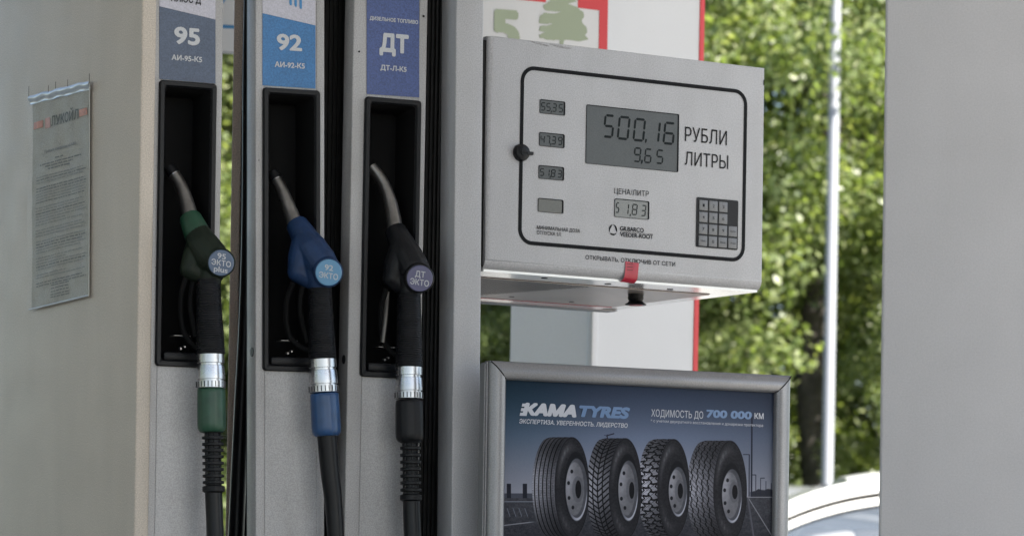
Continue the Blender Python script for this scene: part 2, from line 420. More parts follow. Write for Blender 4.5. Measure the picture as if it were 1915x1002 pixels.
# dark rubber pads on the left edges of modules
for F, M, x, y in ((F92, M92, 474, 658), (FDT, MDT, 646, 672)):
    c = F.at(x, y, .02); b = B(); b.tube([c+Vector((-.004, 0, 0)), c+Vector((.012, 0, 0))], [.009, .011], 16); b.out('rubber_stop', RUBBER, M, F)
# lower cabinet (below the picture) and roof beam
FB = Frame(700, 900, 7.05, 27)
B().box(-.42, .80, .02, .55, zof(FB, .15), zof(FB, .72), .01).out('base_cabinet', PAINT, DR, FB)
B().box(-.45, .30, .10, .50, zof(FB, 2.45), zof(FB, 2.75), .01).out('top_beam', PAINT, DR, FB)

# ------------------------------------------------------------------ display head
F = FH
zt = 0.0; zb = F.xz(914, 505.5)[1]; xr = F.xz(1431, 128)[0]; dp = .62
b = B()
hb = bmesh.new(); bmesh.ops.create_cube(hb, size=1)
for v in hb.verts: v.co = Vector(((v.co.x+.5)*xr, (v.co.y+.5)*dp, zb+(v.co.z+.5)*(zt-zb)))
def bev(test, off, sg):
    bmesh.ops.bevel(hb, geom=[e for e in hb.edges if test(*[v.co for v in e.verts])], offset=off, segments=sg, profile=.5, affect='EDGES')
bev(lambda p, q: abs(p.y) < 1e-5 and abs(q.y) < 1e-5 and abs(p.z-zb) < 1e-5 and abs(q.z-zb) < 1e-5, .024, 8)
bev(lambda p, q: abs(p.y) < 1e-5 and abs(q.y) < 1e-5 and abs(p.x) < 1e-5 and abs(q.x) < 1e-5, .012, 6)
bev(lambda p, q: abs(p.y) < 1e-5 and abs(q.y) < 1e-5 and ((abs(p.z-zt) < 1e-5 and abs(q.z-zt) < 1e-5) or (abs(p.x-xr) < 1e-5 and abs(q.x-xr) < 1e-5)), .005, 4)
bev(lambda p, q: abs(p.x-xr) < .006 and abs(q.x-xr) < .006 and abs(p.z-zt) < .006 and abs(q.z-zt) < .006 and abs(p.y-q.y) > .1, .010, 5)
b.join(hb)
HD = b.out('display_head', PAINT, DR, F, 60)
def hx(px, py, d=0): return F.xz(px, py, d)
# black rounded border line
x0, z1 = hx(974, 122); x1, _ = hx(1397.5, 168); _, z0 = hx(970, 456.5)
b = B(); bw = .0078
b.loft([[(x, -.0004, z) for x, z in rrect(x0, x1, z0, z1, .032, 10)], [(x, -.0012, z) for x, z in rrect(x0, x1, z0, z1, .032, 10)],
        [(x, -.0012, z) for x, z in rrect(x0+bw, x1-bw, z0+bw, z1-bw, .032-bw, 10)], [(x, -.0004, z) for x, z in rrect(x0+bw, x1-bw, z0+bw, z1-bw, .032-bw, 10)]], False, False)
b.out('border_line', INK, HD, F, 50)
# door seam on the left
B().box(-.0125, -.0005, .0135, dp-.03, zb+.004, zt-.002, .004, 3).out('rear_shell', ALU, HD, F)
B().box(-.0105, .004, .0090, .0133, zb+.008, zt-.008).out('door_seam', BLACKM, HD, F)
# windows: dark bevel frame, sunk glass face
def window(px0, px1, pyt, pyb, m, name, digits=(), mf=SEG):
    x0, z1 = hx(px0, pyt); x1 = hx(px1, pyt)[0]; z0 = hx(px0, pyb)[1]
    r = .0035; e = .0012
    b = B()
    b.loft([[(x, -.0003, z) for x, z in rrect(x0, x1, z0, z1, r)], [(x, -.0016, z) for x, z in rrect(x0, x1, z0, z1, r)],
            [(x, -.0016, z) for x, z in rrect(x0+e*.6, x1-e*2.4, z0+e*.6, z1-e*1.3, r*.7)], [(x, -.0004, z) for x, z in rrect(x0+e*.6, x1-e*2.4, z0+e*.6, z1-e*1.3, r*.7)]], False, False)
    b.out('window_gasket', INK, HD, F, None)
    b = B(); b.loft([[(x, -.0006, z) for x, z in rrect(x0+e*.6, x1-e*2.4, z0+e*.6, z1-e*1.3, r*.7)]], True, False); b.out(name, m, HD, F, None)
    if digits:
        b = B()
        for ch, ax, bx, ay, by, t in digits:   # left px, right px, top px, bottom px at that digit
            if ch == ',':
                c = F.at(ax, ay, -.0010); k_ = 1.0 if ay > 255 and ax > 1100 and px1-px0 > 100 else .55; b.quad([(c.x, -.0011, c.z+.001), (c.x+.0045*k_, -.0011, c.z+.001), (c.x+.0035*k_, -.0011, c.z-.005*k_), (c.x-.0005, -.0011, c.z-.0085*k_)]); continue
            p = hx(ax, ay); q = hx(bx, by)
            zb_ = hx(ax, by)[1]; xx1 = q[0]
            seven(ch, p[0]+t/2, xx1-t/2, zb_+t/2, p[1]-t/2, t, -.0010, b)
        b.out('segment_digits', mf, HD, F, None)
window(1096.5, 1270, 195.6, 306, LCD, 'main_display', [('5', 1127, 1146, 213, 257.5, .0050), ('0', 1153.5, 1175, 216, 261, .0050), ('0', 1183, 1204, 220, 264, .0050), (',', 1206.5, 0, 261, 0, 0),
       ('1', 1211, 1232, 224, 267, .0050), ('6', 1239, 1259.5, 227, 270, .0050), ('9', 1184, 1197, 275, 303, .0034), (',', 1199, 0, 300, 0, 0), ('6', 1204, 1217, 277, 305, .0034), ('5', 1226, 1239, 279, 306.5, .0034)])
def small(px, pyt, pyb, s, m=LCD):
    dg = []
    if s:
        for k, (ch, ox) in enumerate(zip(s, (1.5, 11.5, 22.5, 34.5))):
            dg.append((ch, px+ox, px+ox+8, pyt+5.5+k*1.1, pyb-5+k*1.1, .0021))
        dg.append((',', px+21, 0, pyb-4, 0, 0))
    window(px, px+47.5, pyt, pyb, m, 'price_window', dg, SEGF)
small(1009.3, 185.7, 212, '5535'); small(1008.2, 247, 273, '4739'); small(1007.2, 308.7, 334, '5183'); small(1006, 370, 396, '', LCDB)
window(1149, 1214, 371, 405.6, LCDP, 'unit_price_display', [('5', 1150.5, 1157, 378, 398, .0023), ('1', 1166, 1174.5, 380, 401, .0023), (',', 1178, 0, 401, 0, 0), ('8', 1181, 1190.5, 381, 402, .0023), ('3', 1198, 1206.5, 383, 404, .0023)], SEGF)
T = lambda s, a, bl, c_, cap, **k: ptext(s, F, a, bl, c_, cap, -.0011, INK, HD, **k)
T('РУБЛИ', 1281, 264, 1359.5, 27, bold=-.004); T('ЛИТРЫ', 1280.5, 308.5, 1362, 25.5, bold=-.004)
T('ЦЕНА/ЛИТР', 1149, 362, 1213.5, 10.5); T('МИНИМАЛЬНАЯ ДОЗА', 1004, 428.5, 1085, 7, bold=.012); T('ОТПУСКА 5Л', 1004, 438, 1049, 7, bold=.008)
T('GILBARCO', 1159.5, 431, 1204, 8.6, bold=.02); T('VEEDER-ROOT', 1159.5, 442, 1221.5, 8.6, bold=.02)
T('ОТКРЫВАТЬ, ОТКЛЮЧИВ ОТ СЕТИ', 1095, 484.8, 1263, 8.2, bold=.008)
p = hx(1160, 432.8); q = hx(1221, 432.8); b = B(); b.quad([(p[0], -.0011, p[1]-.0003), (q[0], -.0011, p[1]-.0003), (q[0], -.0011, p[1]+.0003), (p[0], -.0011, p[1]+.0003)]); b.out('logo_rule', INK, HD, F, None)
c = hx(1146, 430); b = B()
for k in range(3):
    a0 = math.radians(100+120*k); L1 = []; L2 = []
    for j in range(13):
        a = a0+math.radians(112*j/12); tpr = math.sin(math.pi*(j/12)**.7)
        L1.append((c[0]+.0100*math.cos(a), -.0011, c[1]+.0112*math.sin(a))); L2.append((c[0]+(.0094-.0030*tpr)*math.cos(a), -.0011, c[1]+(.0106-.0030*tpr)*math.sin(a)))
    b.loft([L1, L2], False, False, closed=False)
b.out('logo_ring', INK, HD, F, None)
# keypad
x0, z1 = hx(1302.6, 368.5); x1 = hx(1380, 376)[0]; z0 = hx(1301.5, 461.5)[1]
b = B(); b.prism(rrect(x0, x1, z0, z1, .0035), -.002, .0003); b.out('keypad_plate', BLACKP, HD, F, 40)
keyw = (x1-x0); kt = [['1', '2', '3', None], ['4', '5', '6', None], ['7', '8', '9', 'Рубли'], ['Сброс', '0', 'Ввод', 'Литры']]
kme = None
cw = keyw*.205; chh = (z1-z0)*.205
for r_ in range(4):
    for c_ in range(4):
        if kt[r_][c_] is None: continue
        kx = x0+keyw*(.045+.238*c_); kz = z1-(z1-z0)*(.055+.238*r_)
        if kme is None:
            kb = B(); kb.box(0, cw, -.0022, .0, -chh, 0, .0008, 2); kme = kb.mesh('key')
        Fk = type('K', (), {})(); Fk.M = F.M @ Matrix.Translation((kx, -.002, kz))
        link('key', kme, KEYM, HD, Fk, 40)
        s = kt[r_][c_]; wd = .0045 if len(s) == 1 else .0135; hh = .0065 if len(s) == 1 else .0034
        text(s, F, kx+cw/2-wd/2, kz-chh/2-hh/2, kx+cw/2+wd/2, hh, -.0047, INK, HD)
# round lock on the border with its tab
c = F.at(973, 286, 0)
b = B(); b.tube([c+Vector((0, .0, 0)), c+Vector((0, -.007, 0)), c+Vector((0, -.012, 0)), c+Vector((0, -.014, 0))], [.0175, .0175, .0155, .011], 32)
b.box(c.x+.012, c.x+.026, -.010, -.003, c.z-.0035, c.z+.003, .001); b.tube([c+Vector((.012, -.0145, -.001)), c+Vector((.012, -.0001, -.001))], .004, 10)
b.out('door_lock', BLACKP, HD, F, 40)
c2 = c+Vector((0, -.0135, 0)); b = B(); b.tube([c2, c2+Vector((0, -.002, 0))], .007, 24); b.box(c2.x-.005, c2.x+.005, c2.y-.0032, c2.y-.001, c2.z-.0006, c2.z+.0006); b.out('lock_core', RUBBER, HD, F, 40)
# red paper seal folded over the lower edge
a = F.at(1169, 488.5); e = F.at(1194, 490.5); prof = [(0, -.0012), (-.010, -.0014), (-.020, -.0012), (-.0285, -.0010), (-.0335, .0035), (-.0362, .011)]
b = B(); n = 8; rows = []
zlen = a.z-zb
for t_, (dz, y) in enumerate(prof):
    z = a.z+dz*(zlen+.0015)/.0362
    rows.append([(a.x+(e.x-a.x)*k/n-.0045*(t_/5)**1.5, y-.0006*math.sin(k*1.1+t_), z-.0002*k) for k in range(n+1)])
b.loft(rows, False, False, closed=False); b.out('paper_seal', SEAL, HD, F, 80)
b = B()
for k in range(3):
    b.box(a.x+.004, a.x+.018, -.0022, -.0018, a.z-.006-.006*k, a.z-.0045-.006*k)
b.out('seal_print', mat('seal_ink', (.10, .005, .01), .5), HD, F, None)
# underside tray: polished front strip, perforated vent, screws, lock, rear rail
zu = zb-.0015
b = B(); b.box(.004, xr-.003, .012, dp-.02, zu, zb+.006); b.out('underside_tray', WHITEG, HD, F, None)
b = B(); b.box(.004, xr-.055, .112, .1140, zu-.0006, zu+.001); b.out('tray_joint', INK, HD, F, None)
b = B(); b.box(.004, xr-.055, .1145, .55, zu-.002, zu-.0002, .0006)
b.out('vent_plate', mat('vent_plate_steel', (.42, .365, .33), .30, metal=.3, var=.1, spec=.8), HD, F, None)
vx0, vx1 = .01, .33
b = B(); nx, ny = 42, 40
for i in range(nx):
    for j in range(ny):
        x = vx0+(vx1-vx0)*(i+.5*(j % 2))/nx; y = .125+.40*j/ny
        if x > vx1-.10*(j/ny): continue
        r = .0029; b.bm.faces.new([b.bm.verts.new((x+r*math.cos(q*1.0472), y+r*math.sin(q*1.0472), zu-.0024)) for q in range(6)][::-1])
o = b.out('vent_holes', INK, HD, F, None); o['kind'] = 'stuff'
def under(px, py):
    r = F.I.to_3x3() @ ray(px, py); return F.o+r*((zu-F.o.z)/r.z)
for px, py, rr in ((1018, 520, .0058), (1137, 531, .0060), (1253, 541, .0060), (957, 553, .005), (1069, 562.5, .005)):
    c = under(px, py); b = B(); b.tube([(c.x, c.y, zu+.001), (c.x, c.y, zu-.0009 if py < 545 else zu-.0028)], rr*1.15, 20); b.out('tray_screw', BLACKP, HD, F, 40)
c = under(1189, 548)
b = B(); b.tube([(c.x, c.y, zu), (c.x, c.y, zu-.004), (c.x, c.y, zu-.006), (c.x, c.y, zu-.012), (c.x, c.y, zu-.017), (c.x, c.y, zu-.021), (c.x, c.y, zu-.024), (c.x, c.y, zu-.0255)],
                [.0165, .017, .0165, .0170, .0145, .0180, .0235, .0220], 32); b.out('tray_lock', BLACKP, HD, F, 30)
b = B(); b.tube([(c.x, c.y, zu-.0256), (c.x, c.y, zu-.0270)], [.0155, .014], 28); b.out('lock_cap', mat('lock_cap_red', (.30, .03, .04), .3), HD, F, 30)
p = under(902, 570); q = under(1106, 579)
b = B(); b.box(.0, xr-.004, .555, .60, zu-.004, zu-.0005, .001)
b.out('rear_rail', ALU, HD, F, None)
b = B(); b.box(.0, xr-.06, .49, .545, zu-.0032, zu-.0021, .0004); b.out('red_reflection_strip', mat('dull_red_reflection', (.42, .05, .05), .2, coat=.6), HD, F, None)  # added red strip, a painted reflection of the canopy fascia near the rear
# smudges along the top edge of the front
for px, py, wd_, hh in ((1015, 84, .018, .0016), (1048, 88, .030, .0023), (1000, 80.5, .012, .001)):
    x, z = hx(px, py); b = B(); b.prism([(x+wd_*math.cos(t_)*(.8+.2*math.sin(3*t_)), z-.0018*math.cos(t_)+hh*math.sin(t_)) for t_ in [k*.4488 for k in range(14)]], -.0006, 0)
    b.out('grease_smudge', mat('grease', (.28, .275, .27), .5, grain=.2, var=.2, vscale=90), HD, F, None)
c = F.at(1429, 152); b = B(); b.box(c.x-.002, c.x-.0005, -.0012, -.0006, c.z-.009, c.z+.002); b.out('edge_chip', INK, HD, F, None)

# ================================================================== NOZZLES
def nozzle(name, label_, F, P, bodym, collarm, sleevem, badgem, txt, ribs, tipring=True):
    R = root(name, F, label_, 'fuel nozzle', 'fuel nozzles hung in the dispenser')
    A = lambda px, py, d: F.at(px, py, d)
    # spout
    sp = smoothpath([A(x, y, d) for x, y, d in P['spout']], 8)
    b = B(); b.tube(sp, lerpl([.0112, .0120, .0130, .0142, .0150], len(sp)), 24)
    S_ = b.out('spout', SPOUTM, R, F, 40)
    if tipring:
        i = 4; ax = (sp[i+1]-sp[i]).normalized(); b = B(); b.tube([sp[i]-ax*.001, sp[i]+ax*.001], .0124, 24, False); b.out('spout_ring', STEEL, S_, F, 40)
        b = B(); b.tube([sp[0]-ax*.004, sp[i]-ax*.0012], [.0112, .0123], 24); b.out('spout_tip', BLACKP, S_, F, 40)
    # collar
    c0, c1 = A(*P['collar'][0]), A(*P['collar'][1]); ax = (c1-c0)
    b = B(); b.tube([c0-ax*.02, c0, c0+ax*.12, c0+ax*.8, c1], [.0165, .0190, .0215, .0250, .0255], 28); b.out('spout_collar', collarm, R, F, 35)
    # body: union of tapered lumps, remeshed to one smooth casting
    b = B()
    for chain in P['body']:
        pts = [A(x, y, d) for x, y, d, r in chain]; rr = [r for *_, r in chain]
        pp = smoothpath(pts, 5); rs = lerpl(rr, len(pp))
        t = (pp[1]-pp[0]).normalized(); t2 = (pp[-1]-pp[-2]).normalized()
        cap0 = [(pp[0]-t*rs[0]*s, rs[0]*math.sqrt(max(0, 1-s*s))) for s in (.98, .85, .6, .3)]; cap1 = [(pp[-1]+t2*rs[-1]*s, rs[-1]*math.sqrt(1-s*s)) for s in (.3, .6, .85, .98)]
        full = cap0+list(zip(pp, rs))+cap1
        b.tube([f[0] for f in full], [f[1] for f in full], 20)
    bc = A(*P['badge']); br = P['br']
    nrm = (Vector((0, 0, 0))+F.I @ Vector((0, 0, CAMZ))-bc).normalized()  # a round cap facing the forecourt side
    nrm = (nrm+Vector((.10, 0, -.05))).normalized()
    b.tube([bc-nrm*.045, bc-nrm*.02, bc-nrm*.006, bc-nrm*.002], [br*.82, br*1.04, br*1.07, br*1.02], 32)
    o = b.out('valve_body', bodym, R, F, None)
    rm = o.modifiers.new('union', 'REMESH'); rm.mode = 'VOXEL'; rm.voxel_size = .0016; rm.use_smooth_shade = True
    sm = o.modifiers.new('soften', 'SMOOTH'); sm.iterations = 5; sm.factor = .6
    # badge with text
    b = B(); b.tube([bc-nrm*.004, bc+nrm*.0006, bc+nrm*.0016], [br*.93, br*.93, br*.88], 40); BG = b.out('badge', badgem, R, F, 30)
    xax = Vector((0, 0, 1)).cross(-nrm).normalized()*-1
    xax = Vector((1, 0, 0))-nrm*nrm.x; xax.normalize(); up = nrm.cross(xax) if nrm.cross(xax).z > 0 else -nrm.cross(xax)
    up = (up+xax*(-P.get('tilt', 0))).normalized(); xax = (xax+up*0).normalized()
    for s, dz, wd, hh in txt:
        me = textmesh(s, .015); co = np.array([v.co[:] for v in me.vertices]); mn, mx = co.min(0), co.max(0)
        for v in me.vertices:
            lx = ((v.co.x-mn[0])/(mx[0]-mn[0])-.5)*wd*br; lz = ((v.co.y)/.73)*hh*br+dz*br
            lx2 = lx; v.co = bc+nrm*(.0024+v.co.z*6e-5)+xax*lx2+up*(lz-lx*P.get('slope', .08))
        link('badge_lettering', me, TEXTW, BG, F)
    # grip: rubber with fine rings, from the body down to the swivel
    def rings(pts, r0, r1, amp, pitch, m, nm, seg=24, sharp=1.):
        pp = smoothpath([A(*q) for q in pts], 40); L = [0]
        for a_, b_ in zip(pp[:-1], pp[1:]): L.append(L[-1]+(b_-a_).length)
        n = int(L[-1]/pitch*6); LL = np.linspace(0, L[-1], n); 
        q = [Vector((np.interp(s, L, [v.x for v in pp]), np.interp(s, L, [v.y for v in pp]), np.interp(s, L, [v.z for v in pp]))) for s in LL]
        rr = []
        for s in LL:
            ph = (s/pitch) % 1; prof = 0 if ph < .28 else 1 if ph > .42 and ph < .9 else .5
            rr.append(float(r0+(r1-r0)*s/L[-1]+amp*(prof-.5)))
        b = B(); b.tube(q, rr, seg); return b.out(nm, m, R, F, 35)
    rings(P['grip'], P['gr'][0], P['gr'][1], .0010, .0042, RUBBER, 'grip')
    # swivel coupling of turned steel with grooves
    s0, s1 = A(*P['swivel'][0]), A(*P['swivel'][1]); ax = s1-s0; g = P['sr']
    prof = [(0, .90), (.03, 1), (.27, 1), (.28, .90), (.34, .90), (.35, .98), (.62, 1.03), (.74, 1.03), (.75, .95), (.79, .95), (.80, 1.06), (.985, 1.06), (1, .98)]
    b = B(); b.tube([s0+ax*t for t, _ in prof], [g*r for _, r in prof], 40); SW = b.out('swivel_coupling', STEEL, R, F, 30)
    b = B(); a1 = ax.normalized(); u = a1.orthogonal().normalized(); v = a1.cross(u)
    for k in range(24):
        a = 2*math.pi*k/24; c = s0+ax*.81+(u*math.cos(a)+v*math.sin(a))*g*1.055; d = s0+ax*.975+(u*math.cos(a)+v*math.sin(a))*g*1.055
        b.tube([c, d], .0010, 5)
    b.out('coupling_knurl', RUBBER, SW, F, None)
    # sleeve
    s0, s1 = A(*P['sleeve'][0]), A(*P['sleeve'][1]); ax = s1-s0; g = P['lr']
    prof = [(0, .9), (.02, .98), (.1, 1.0), (.8, 1.02), (.9, 1.0), (.97, .90), (1, .8)]
    pp = [s0+ax*t for t, _ in prof]; b = B(); a1 = ax.normalized(); u = a1.orthogonal().normalized(); v = a1.cross(u)
    b.loft([[p+(u*math.cos(a)+v*math.sin(a))*g*r*(1-.025*(k % 4 == 0)) for k, a in enumerate([2*math.pi*k/48 for k in range(48)])] for p, (_, r) in zip(pp, prof)])
    b.out('sleeve', sleevem, R, F, 50)
    if ribs:
        q0, q1 = P['ribs']; pp = [A(*q0), A(*q1)]; ax = pp[1]-pp[0]; n = P.get('nr', 10)
        b = B(); b.tube([pp[0], pp[1]], [.0130, .0140], 24)
        for k in range(n):
            c = pp[0]+ax*((k+.35)/n); b.tube([c-ax*.27/n, c-ax*.20/n, c+ax*.20/n, c+ax*.27/n], [.0165, .0205, .0205, .0165], 28)
        c = pp[1]; a1 = ax.normalized(); b.tube([c-a1*.014, c-a1*.012, c-a1*.003, c], [.017, .0215, .0215, .0165], 28)
        # four long ribs running down the guard
        u = a1.orthogonal().normalized(); v = a1.cross(u)
        for k in range(6):
            a = 2*math.pi*k/6+.4; o_ = (u*math.cos(a)+v*math.sin(a))*.0145; b.tube([pp[0]+o_, pp[1]+o_], .0018, 6)
        b.out('bend_guard', RUBBER, R, F, 30)
    # hose: on down out of the picture and back up to the cabinet foot
    hp = smoothpath([A(*q) for q in P['hose']], 10); 
    end = hp[-1]; tz = zof(F, .35)
    hp2 = smoothpath([hp[-2], end, Vector((end.x+.02, end.y-.03, (end.z+tz)/2+.06)), Vector((end.x+.05, end.y-.05, tz+.02)), Vector((end.x+.10, end.y-.01, tz-.05)), Vector((end.x+.13, end.y+.12, tz+.06)), Vector((end.x+.12, end.y+.2, tz+.12))], 10)[10:]
    b = B(); rl = lerpl(P['hr'], len(hp))+[P['hr'][-1]]*(len(hp2)-1)
    b.tube(hp+hp2[1:], rl, 22); b.out('hose', HOSE, R, F, 60)
    # trigger guard and lever; the default black imitates the shade of the slot
    tg = smoothpath([A(*q) for q in P['guard']], 8); b = B(); b.tube(tg, .0036, 10, sq=1.5); b.out('trigger_guard', BLACKV, R, F, 60)
    lv = smoothpath([A(*q) for q in P['lever']], 8); b = B(); b.tube(lv, .0030, 10, sq=1.8); b.out('lever', P.get('lm', BLACKV), R, F, 60)
    return R

nozzle('fuel_nozzle', 'dark green nozzle with round badge 95 plus in the slot under the 95 label', F95, dict(
    spout=[(318, 316, .045), (333, 338, .035), (344, 362, .02), (352, 388, .005), (358, 412, -.01)],
    collar=[(354, 404, -.008), (370, 440, -.030)],
    body=[[(368, 434, -.027, .0245), (379, 457, -.04, .0310), (396, 480, -.053, .0325), (410, 493, -.06, .028)], [(374, 454, -.03, .025), (365, 480, -.03, .025), (356, 503, -.03, .0205)],
          [(356, 503, -.03, .0205), (378, 512, -.035, .019), (402, 512, -.045, .018)], [(392, 500, -.045, .022), (392, 530, -.045, .022)]],
    badge=(413.5, 491.5, -.088), br=.0262, slope=.10, grip=[(390, 522, -.045), (391, 580, -.047), (394, 662, -.05)], gr=(.0225, .0275),
    swivel=[(394, 661, -.05), (394.5, 726, -.052)], sr=.0262, sleeve=[(395, 726, -.052), (396, 808, -.054)], lr=.0268,
    ribs=[(397.5, 802, -.054), (399.5, 921, -.056)], nr=10, hose=[(399, 915, -.056), (401, 960, -.057), (403, 1015, -.06)], hr=[.0165, .0165, .0165],
    guard=[(348, 515, -.03), (338, 560, -.01), (342, 615, 0), (362, 645, -.02), (380, 650, -.04)], lever=[(362, 520, -.03), (356, 570, -.02), (366, 630, -.03)]),
    NZ_GREEN, NZ_GREENL, NZ_GREENL, BADGE_G, [('95', .30, .62, .40), ('ЭКТО', -.20, 1.42, .40), ('plus', -.66, 1.0, .40)], True)
nozzle('fuel_nozzle', 'blue nozzle with round badge 92 in the slot under the bright blue 92 label', F92, dict(
    spout=[(511, 326, .045), (523, 348, .035), (535, 375, .02), (546, 402, .005), (553, 424, -.01)],
    collar=[(553, 416, -.008), (571, 446, -.028)],
    body=[[(568, 441, -.024, .0250), (580, 463, -.037, .0320), (598, 490, -.050, .0335), (611, 505, -.058, .0285)], [(570, 452, -.03, .026), (564, 482, -.03, .027), (558, 508, -.03, .0215)],
          [(558, 508, -.03, .0215), (582, 522, -.035, .019), (606, 520, -.045, .021)], [(590, 500, -.045, .026), (598, 535, -.045, .023)]],
    badge=(614.5, 509.5, -.088), br=.0272, slope=.10, grip=[(598, 538, -.045), (600, 600, -.047), (603, 672, -.05)], gr=(.0225, .0265),
    swivel=[(602.5, 670, -.05), (606, 734, -.052)], sr=.0270, sleeve=[(606.5, 735, -.052), (611, 815, -.054)], lr=.0278,
    hose=[(611, 808, -.054), (617, 880, -.055), (624, 940, -.057), (629, 1015, -.06)], hr=[.0195, .0185, .0172, .0162],
    guard=[(548, 528, -.03), (535, 570, -.01), (540, 625, 0), (565, 650, -.02), (590, 655, -.04)], lever=[(566, 530, -.03), (561, 580, -.02), (575, 640, -.03)]),
    NZ_BLUE, NZ_BLUE, NZ_BLUEL, BADGE_B, [('92', .15, .60, .40), ('ЭКТО', -.42, 1.35, .40)], False)
nozzle('fuel_nozzle', 'black diesel nozzle with round violet badge in the slot under the navy label', FDT, dict(
    spout=[(694, 312, .045), (712, 335, .035), (727, 368, .02), (735, 402, .005), (739, 430, -.01)],
    collar=[(738, 428, -.008), (752, 458, -.028)],
    body=[[(749, 452, -.024, .0245), (760, 476, -.037, .0305), (772, 500, -.050, .0320), (781, 514, -.058, .0285)], [(750, 470, -.03, .025), (741, 500, -.03, .026), (735, 520, -.03, .0205)],
          [(735, 520, -.03, .0205), (752, 534, -.035, .017), (776, 536, -.045, .019)], [(764, 520, -.045, .022), (766, 548, -.045, .0215)]],
    badge=(785, 520.5, -.088), br=.0272, slope=.08, grip=[(765, 548, -.045), (765, 610, -.047), (765, 686, -.05)], gr=(.0225, .0265),
    swivel=[(765, 685, -.05), (765, 746, -.052)], sr=.0262, sleeve=[(765, 748, -.052), (766, 826, -.054)], lr=.0268,
    ribs=[(767.5, 820, -.054), (768.5, 937, -.056)], nr=9, hose=[(769, 930, -.056), (770, 965, -.057), (772, 1015, -.06)], hr=[.0165, .0170, .0172],
    guard=[(722, 540, -.03), (712, 580, -.01), (716, 635, 0), (738, 662, -.02), (755, 668, -.04)], lever=[(724, 545, -.025), (721, 590, -.015), (715, 640, -.01)], lm=mat('dark_lever_metal', (.10, .095, .09), .4, metal=.8)),
    BLACKP, BLACKP, BLACKP, BADGE_V, [('ДТ', .10, .72, .42), ('ЭКТО', -.48, 1.35, .42)], True, tipring=False)

# spare black hoses hanging in the gap
def hang(label_, pts, Y, r):
    P = smoothpath([pt(x, y, Y) for x, y in pts], 12)
    b = B(); R = r if isinstance(r, list) else [r]*2
    b.tube(P, lerpl(R, len(P)), 18); o = b.out('fuel_hose', HOSE, None, None, 60)
    return tag(o, label_, 'hose', 'black hoses hanging behind the 92 module')
hang('black hose curving down to the left behind the 92 module', [(466, -60), (464, 120), (463, 420), (459, 600), (452, 760), (441, 1010), (425, 1400), (440, 1700), (500, 1640)], 6.86, [.009, .012, .015, .017, .017])
hang('thin black hose hanging straight, just right of the curving hose', [(470, -60), (468, 400), (466, 650), (459, 850), (456, 1010), (452, 1350), (470, 1660)], 6.90, [.008, .010, .012, .012])

# ================================================================== NOTICE ON THE SIDE PANEL
FN = FS
q = [FN.at(62, 189, -.004), FN.at(169, 158, -.004), FN.at(167.5, 553, -.004), FN.at(60, 579, -.004)]
NR = root('notice_sleeve', FN, 'crumpled clear sleeve with a printed paper notice on the side panel', 'notice')
def bil(u, v, d=0):
    a = q[0]*(1-u)+q[1]*u; c = q[3]*(1-u)+q[2]*u; p = a*(1-v)+c*v
    return Vector((p.x, p.y-d, p.z))
nu, nv = 24, 60
def crump(u, v): return .0016*math.sin(9*u+5*v)*math.sin(7*v+2)+.0012*math.sin(23*u-11*v)+.0007*math.sin(50*v+9*u)
paper = mat('thin_notice_paper', (.34, .325, .285), .6, spec=.2, var=.06, vscale=25, grain=.15)
b = B(); b.loft([[bil(i/nu, j/nv, .001+crump(i/nu, j/nv)*.5) for i in range(nu+1)] for j in range(nv+1)], False, False, closed=False); b.out('paper', paper, NR, FN, 80)
# top flap of clear film, folded edge and tears
film = bpy.data.materials.new('clear_film'); film.use_nodes = True; n = film.node_tree.nodes; l = film.node_tree.links; pb = n['Principled BSDF']
pb.inputs['Base Color'].default_value = (.8, .82, .85, 1); pb.inputs['Roughness'].default_value = .18; pb.inputs['Alpha'].default_value = .045
tcn = n.new('ShaderNodeTexCoord'); tn = n.new('ShaderNodeTexNoise'); tn.inputs['Scale'].default_value = 30; bpn = n.new('ShaderNodeBump'); bpn.inputs['Strength'].default_value = .6; bpn.inputs['Distance'].default_value = .004
l.new(tcn.outputs['Object'], tn.inputs[0]); l.new(tn.outputs[0], bpn.inputs['Height']); l.new(bpn.outputs[0], pb.inputs['Normal'])
b = B(); b.loft([[bil(-.03+1.06*i/nu, -.015+1.025*j/nv, .0085+crump(i/nu, j/nv)) for i in range(nu+1)] for j in range(nv+1)], False, False, closed=False); b.out('clear_sleeve', film, NR, FN, 80)
b = B(); rows = []
for j in range(7):
    rows.append([bil(-.03+1.06*i/nu, -.02+.042*j/6+.002*math.sin(i*.9)+.010*(i/nu-.5), .0055+.0025*math.sin(j*.9)+.0008*math.sin(i*1.3+j)) for i in range(nu+1)])
b.loft(rows, False, False, closed=False); b.out('folded_flap', mat('white_film_fold', (.42, .45, .49), .2, var=.1, vscale=60, coat=.5), NR, FN, 60)
for u, h_ in ((-.03, .05), (.32, .022), (.45, .03), (.66, .022), (1.03, .02)):
    b = B(); p = bil(u, -.03, .006); b.tube([p+Vector((0, 0, -.012)), p+Vector((0, 0, h_*.35))], .0005, 6); b.out('sleeve_spike', INK, NR, FN, None)
b = B(); b.tube([bil(-.02, 1.0, .004), bil(1.02, 1.0, .004)], .0018, 8); b.tube([bil(1.02, 0, .004), bil(1.02, 1.0, .004)], .0012, 8); b.out('sleeve_edge', mat('sleeve_edge_film', (.42, .42, .38), .3, coat=.5), NR, FN, None)
def npoly(u0, u1, v0, v1, m, nm, d=.0048):
    b = B(); k = 6
    b.loft([[bil(u0+(u1-u0)*i/k, v, .0012+.5*crump(u0+(u1-u0)*i/k, v)+.0012) for i in range(k+1)] for v in (v0, v1)], False, False, closed=False); return b.out(nm, m, NR, FN, None)
ORG = mat('orange_red_print', (.42, .13, .06), .5, var=.2, vscale=80)
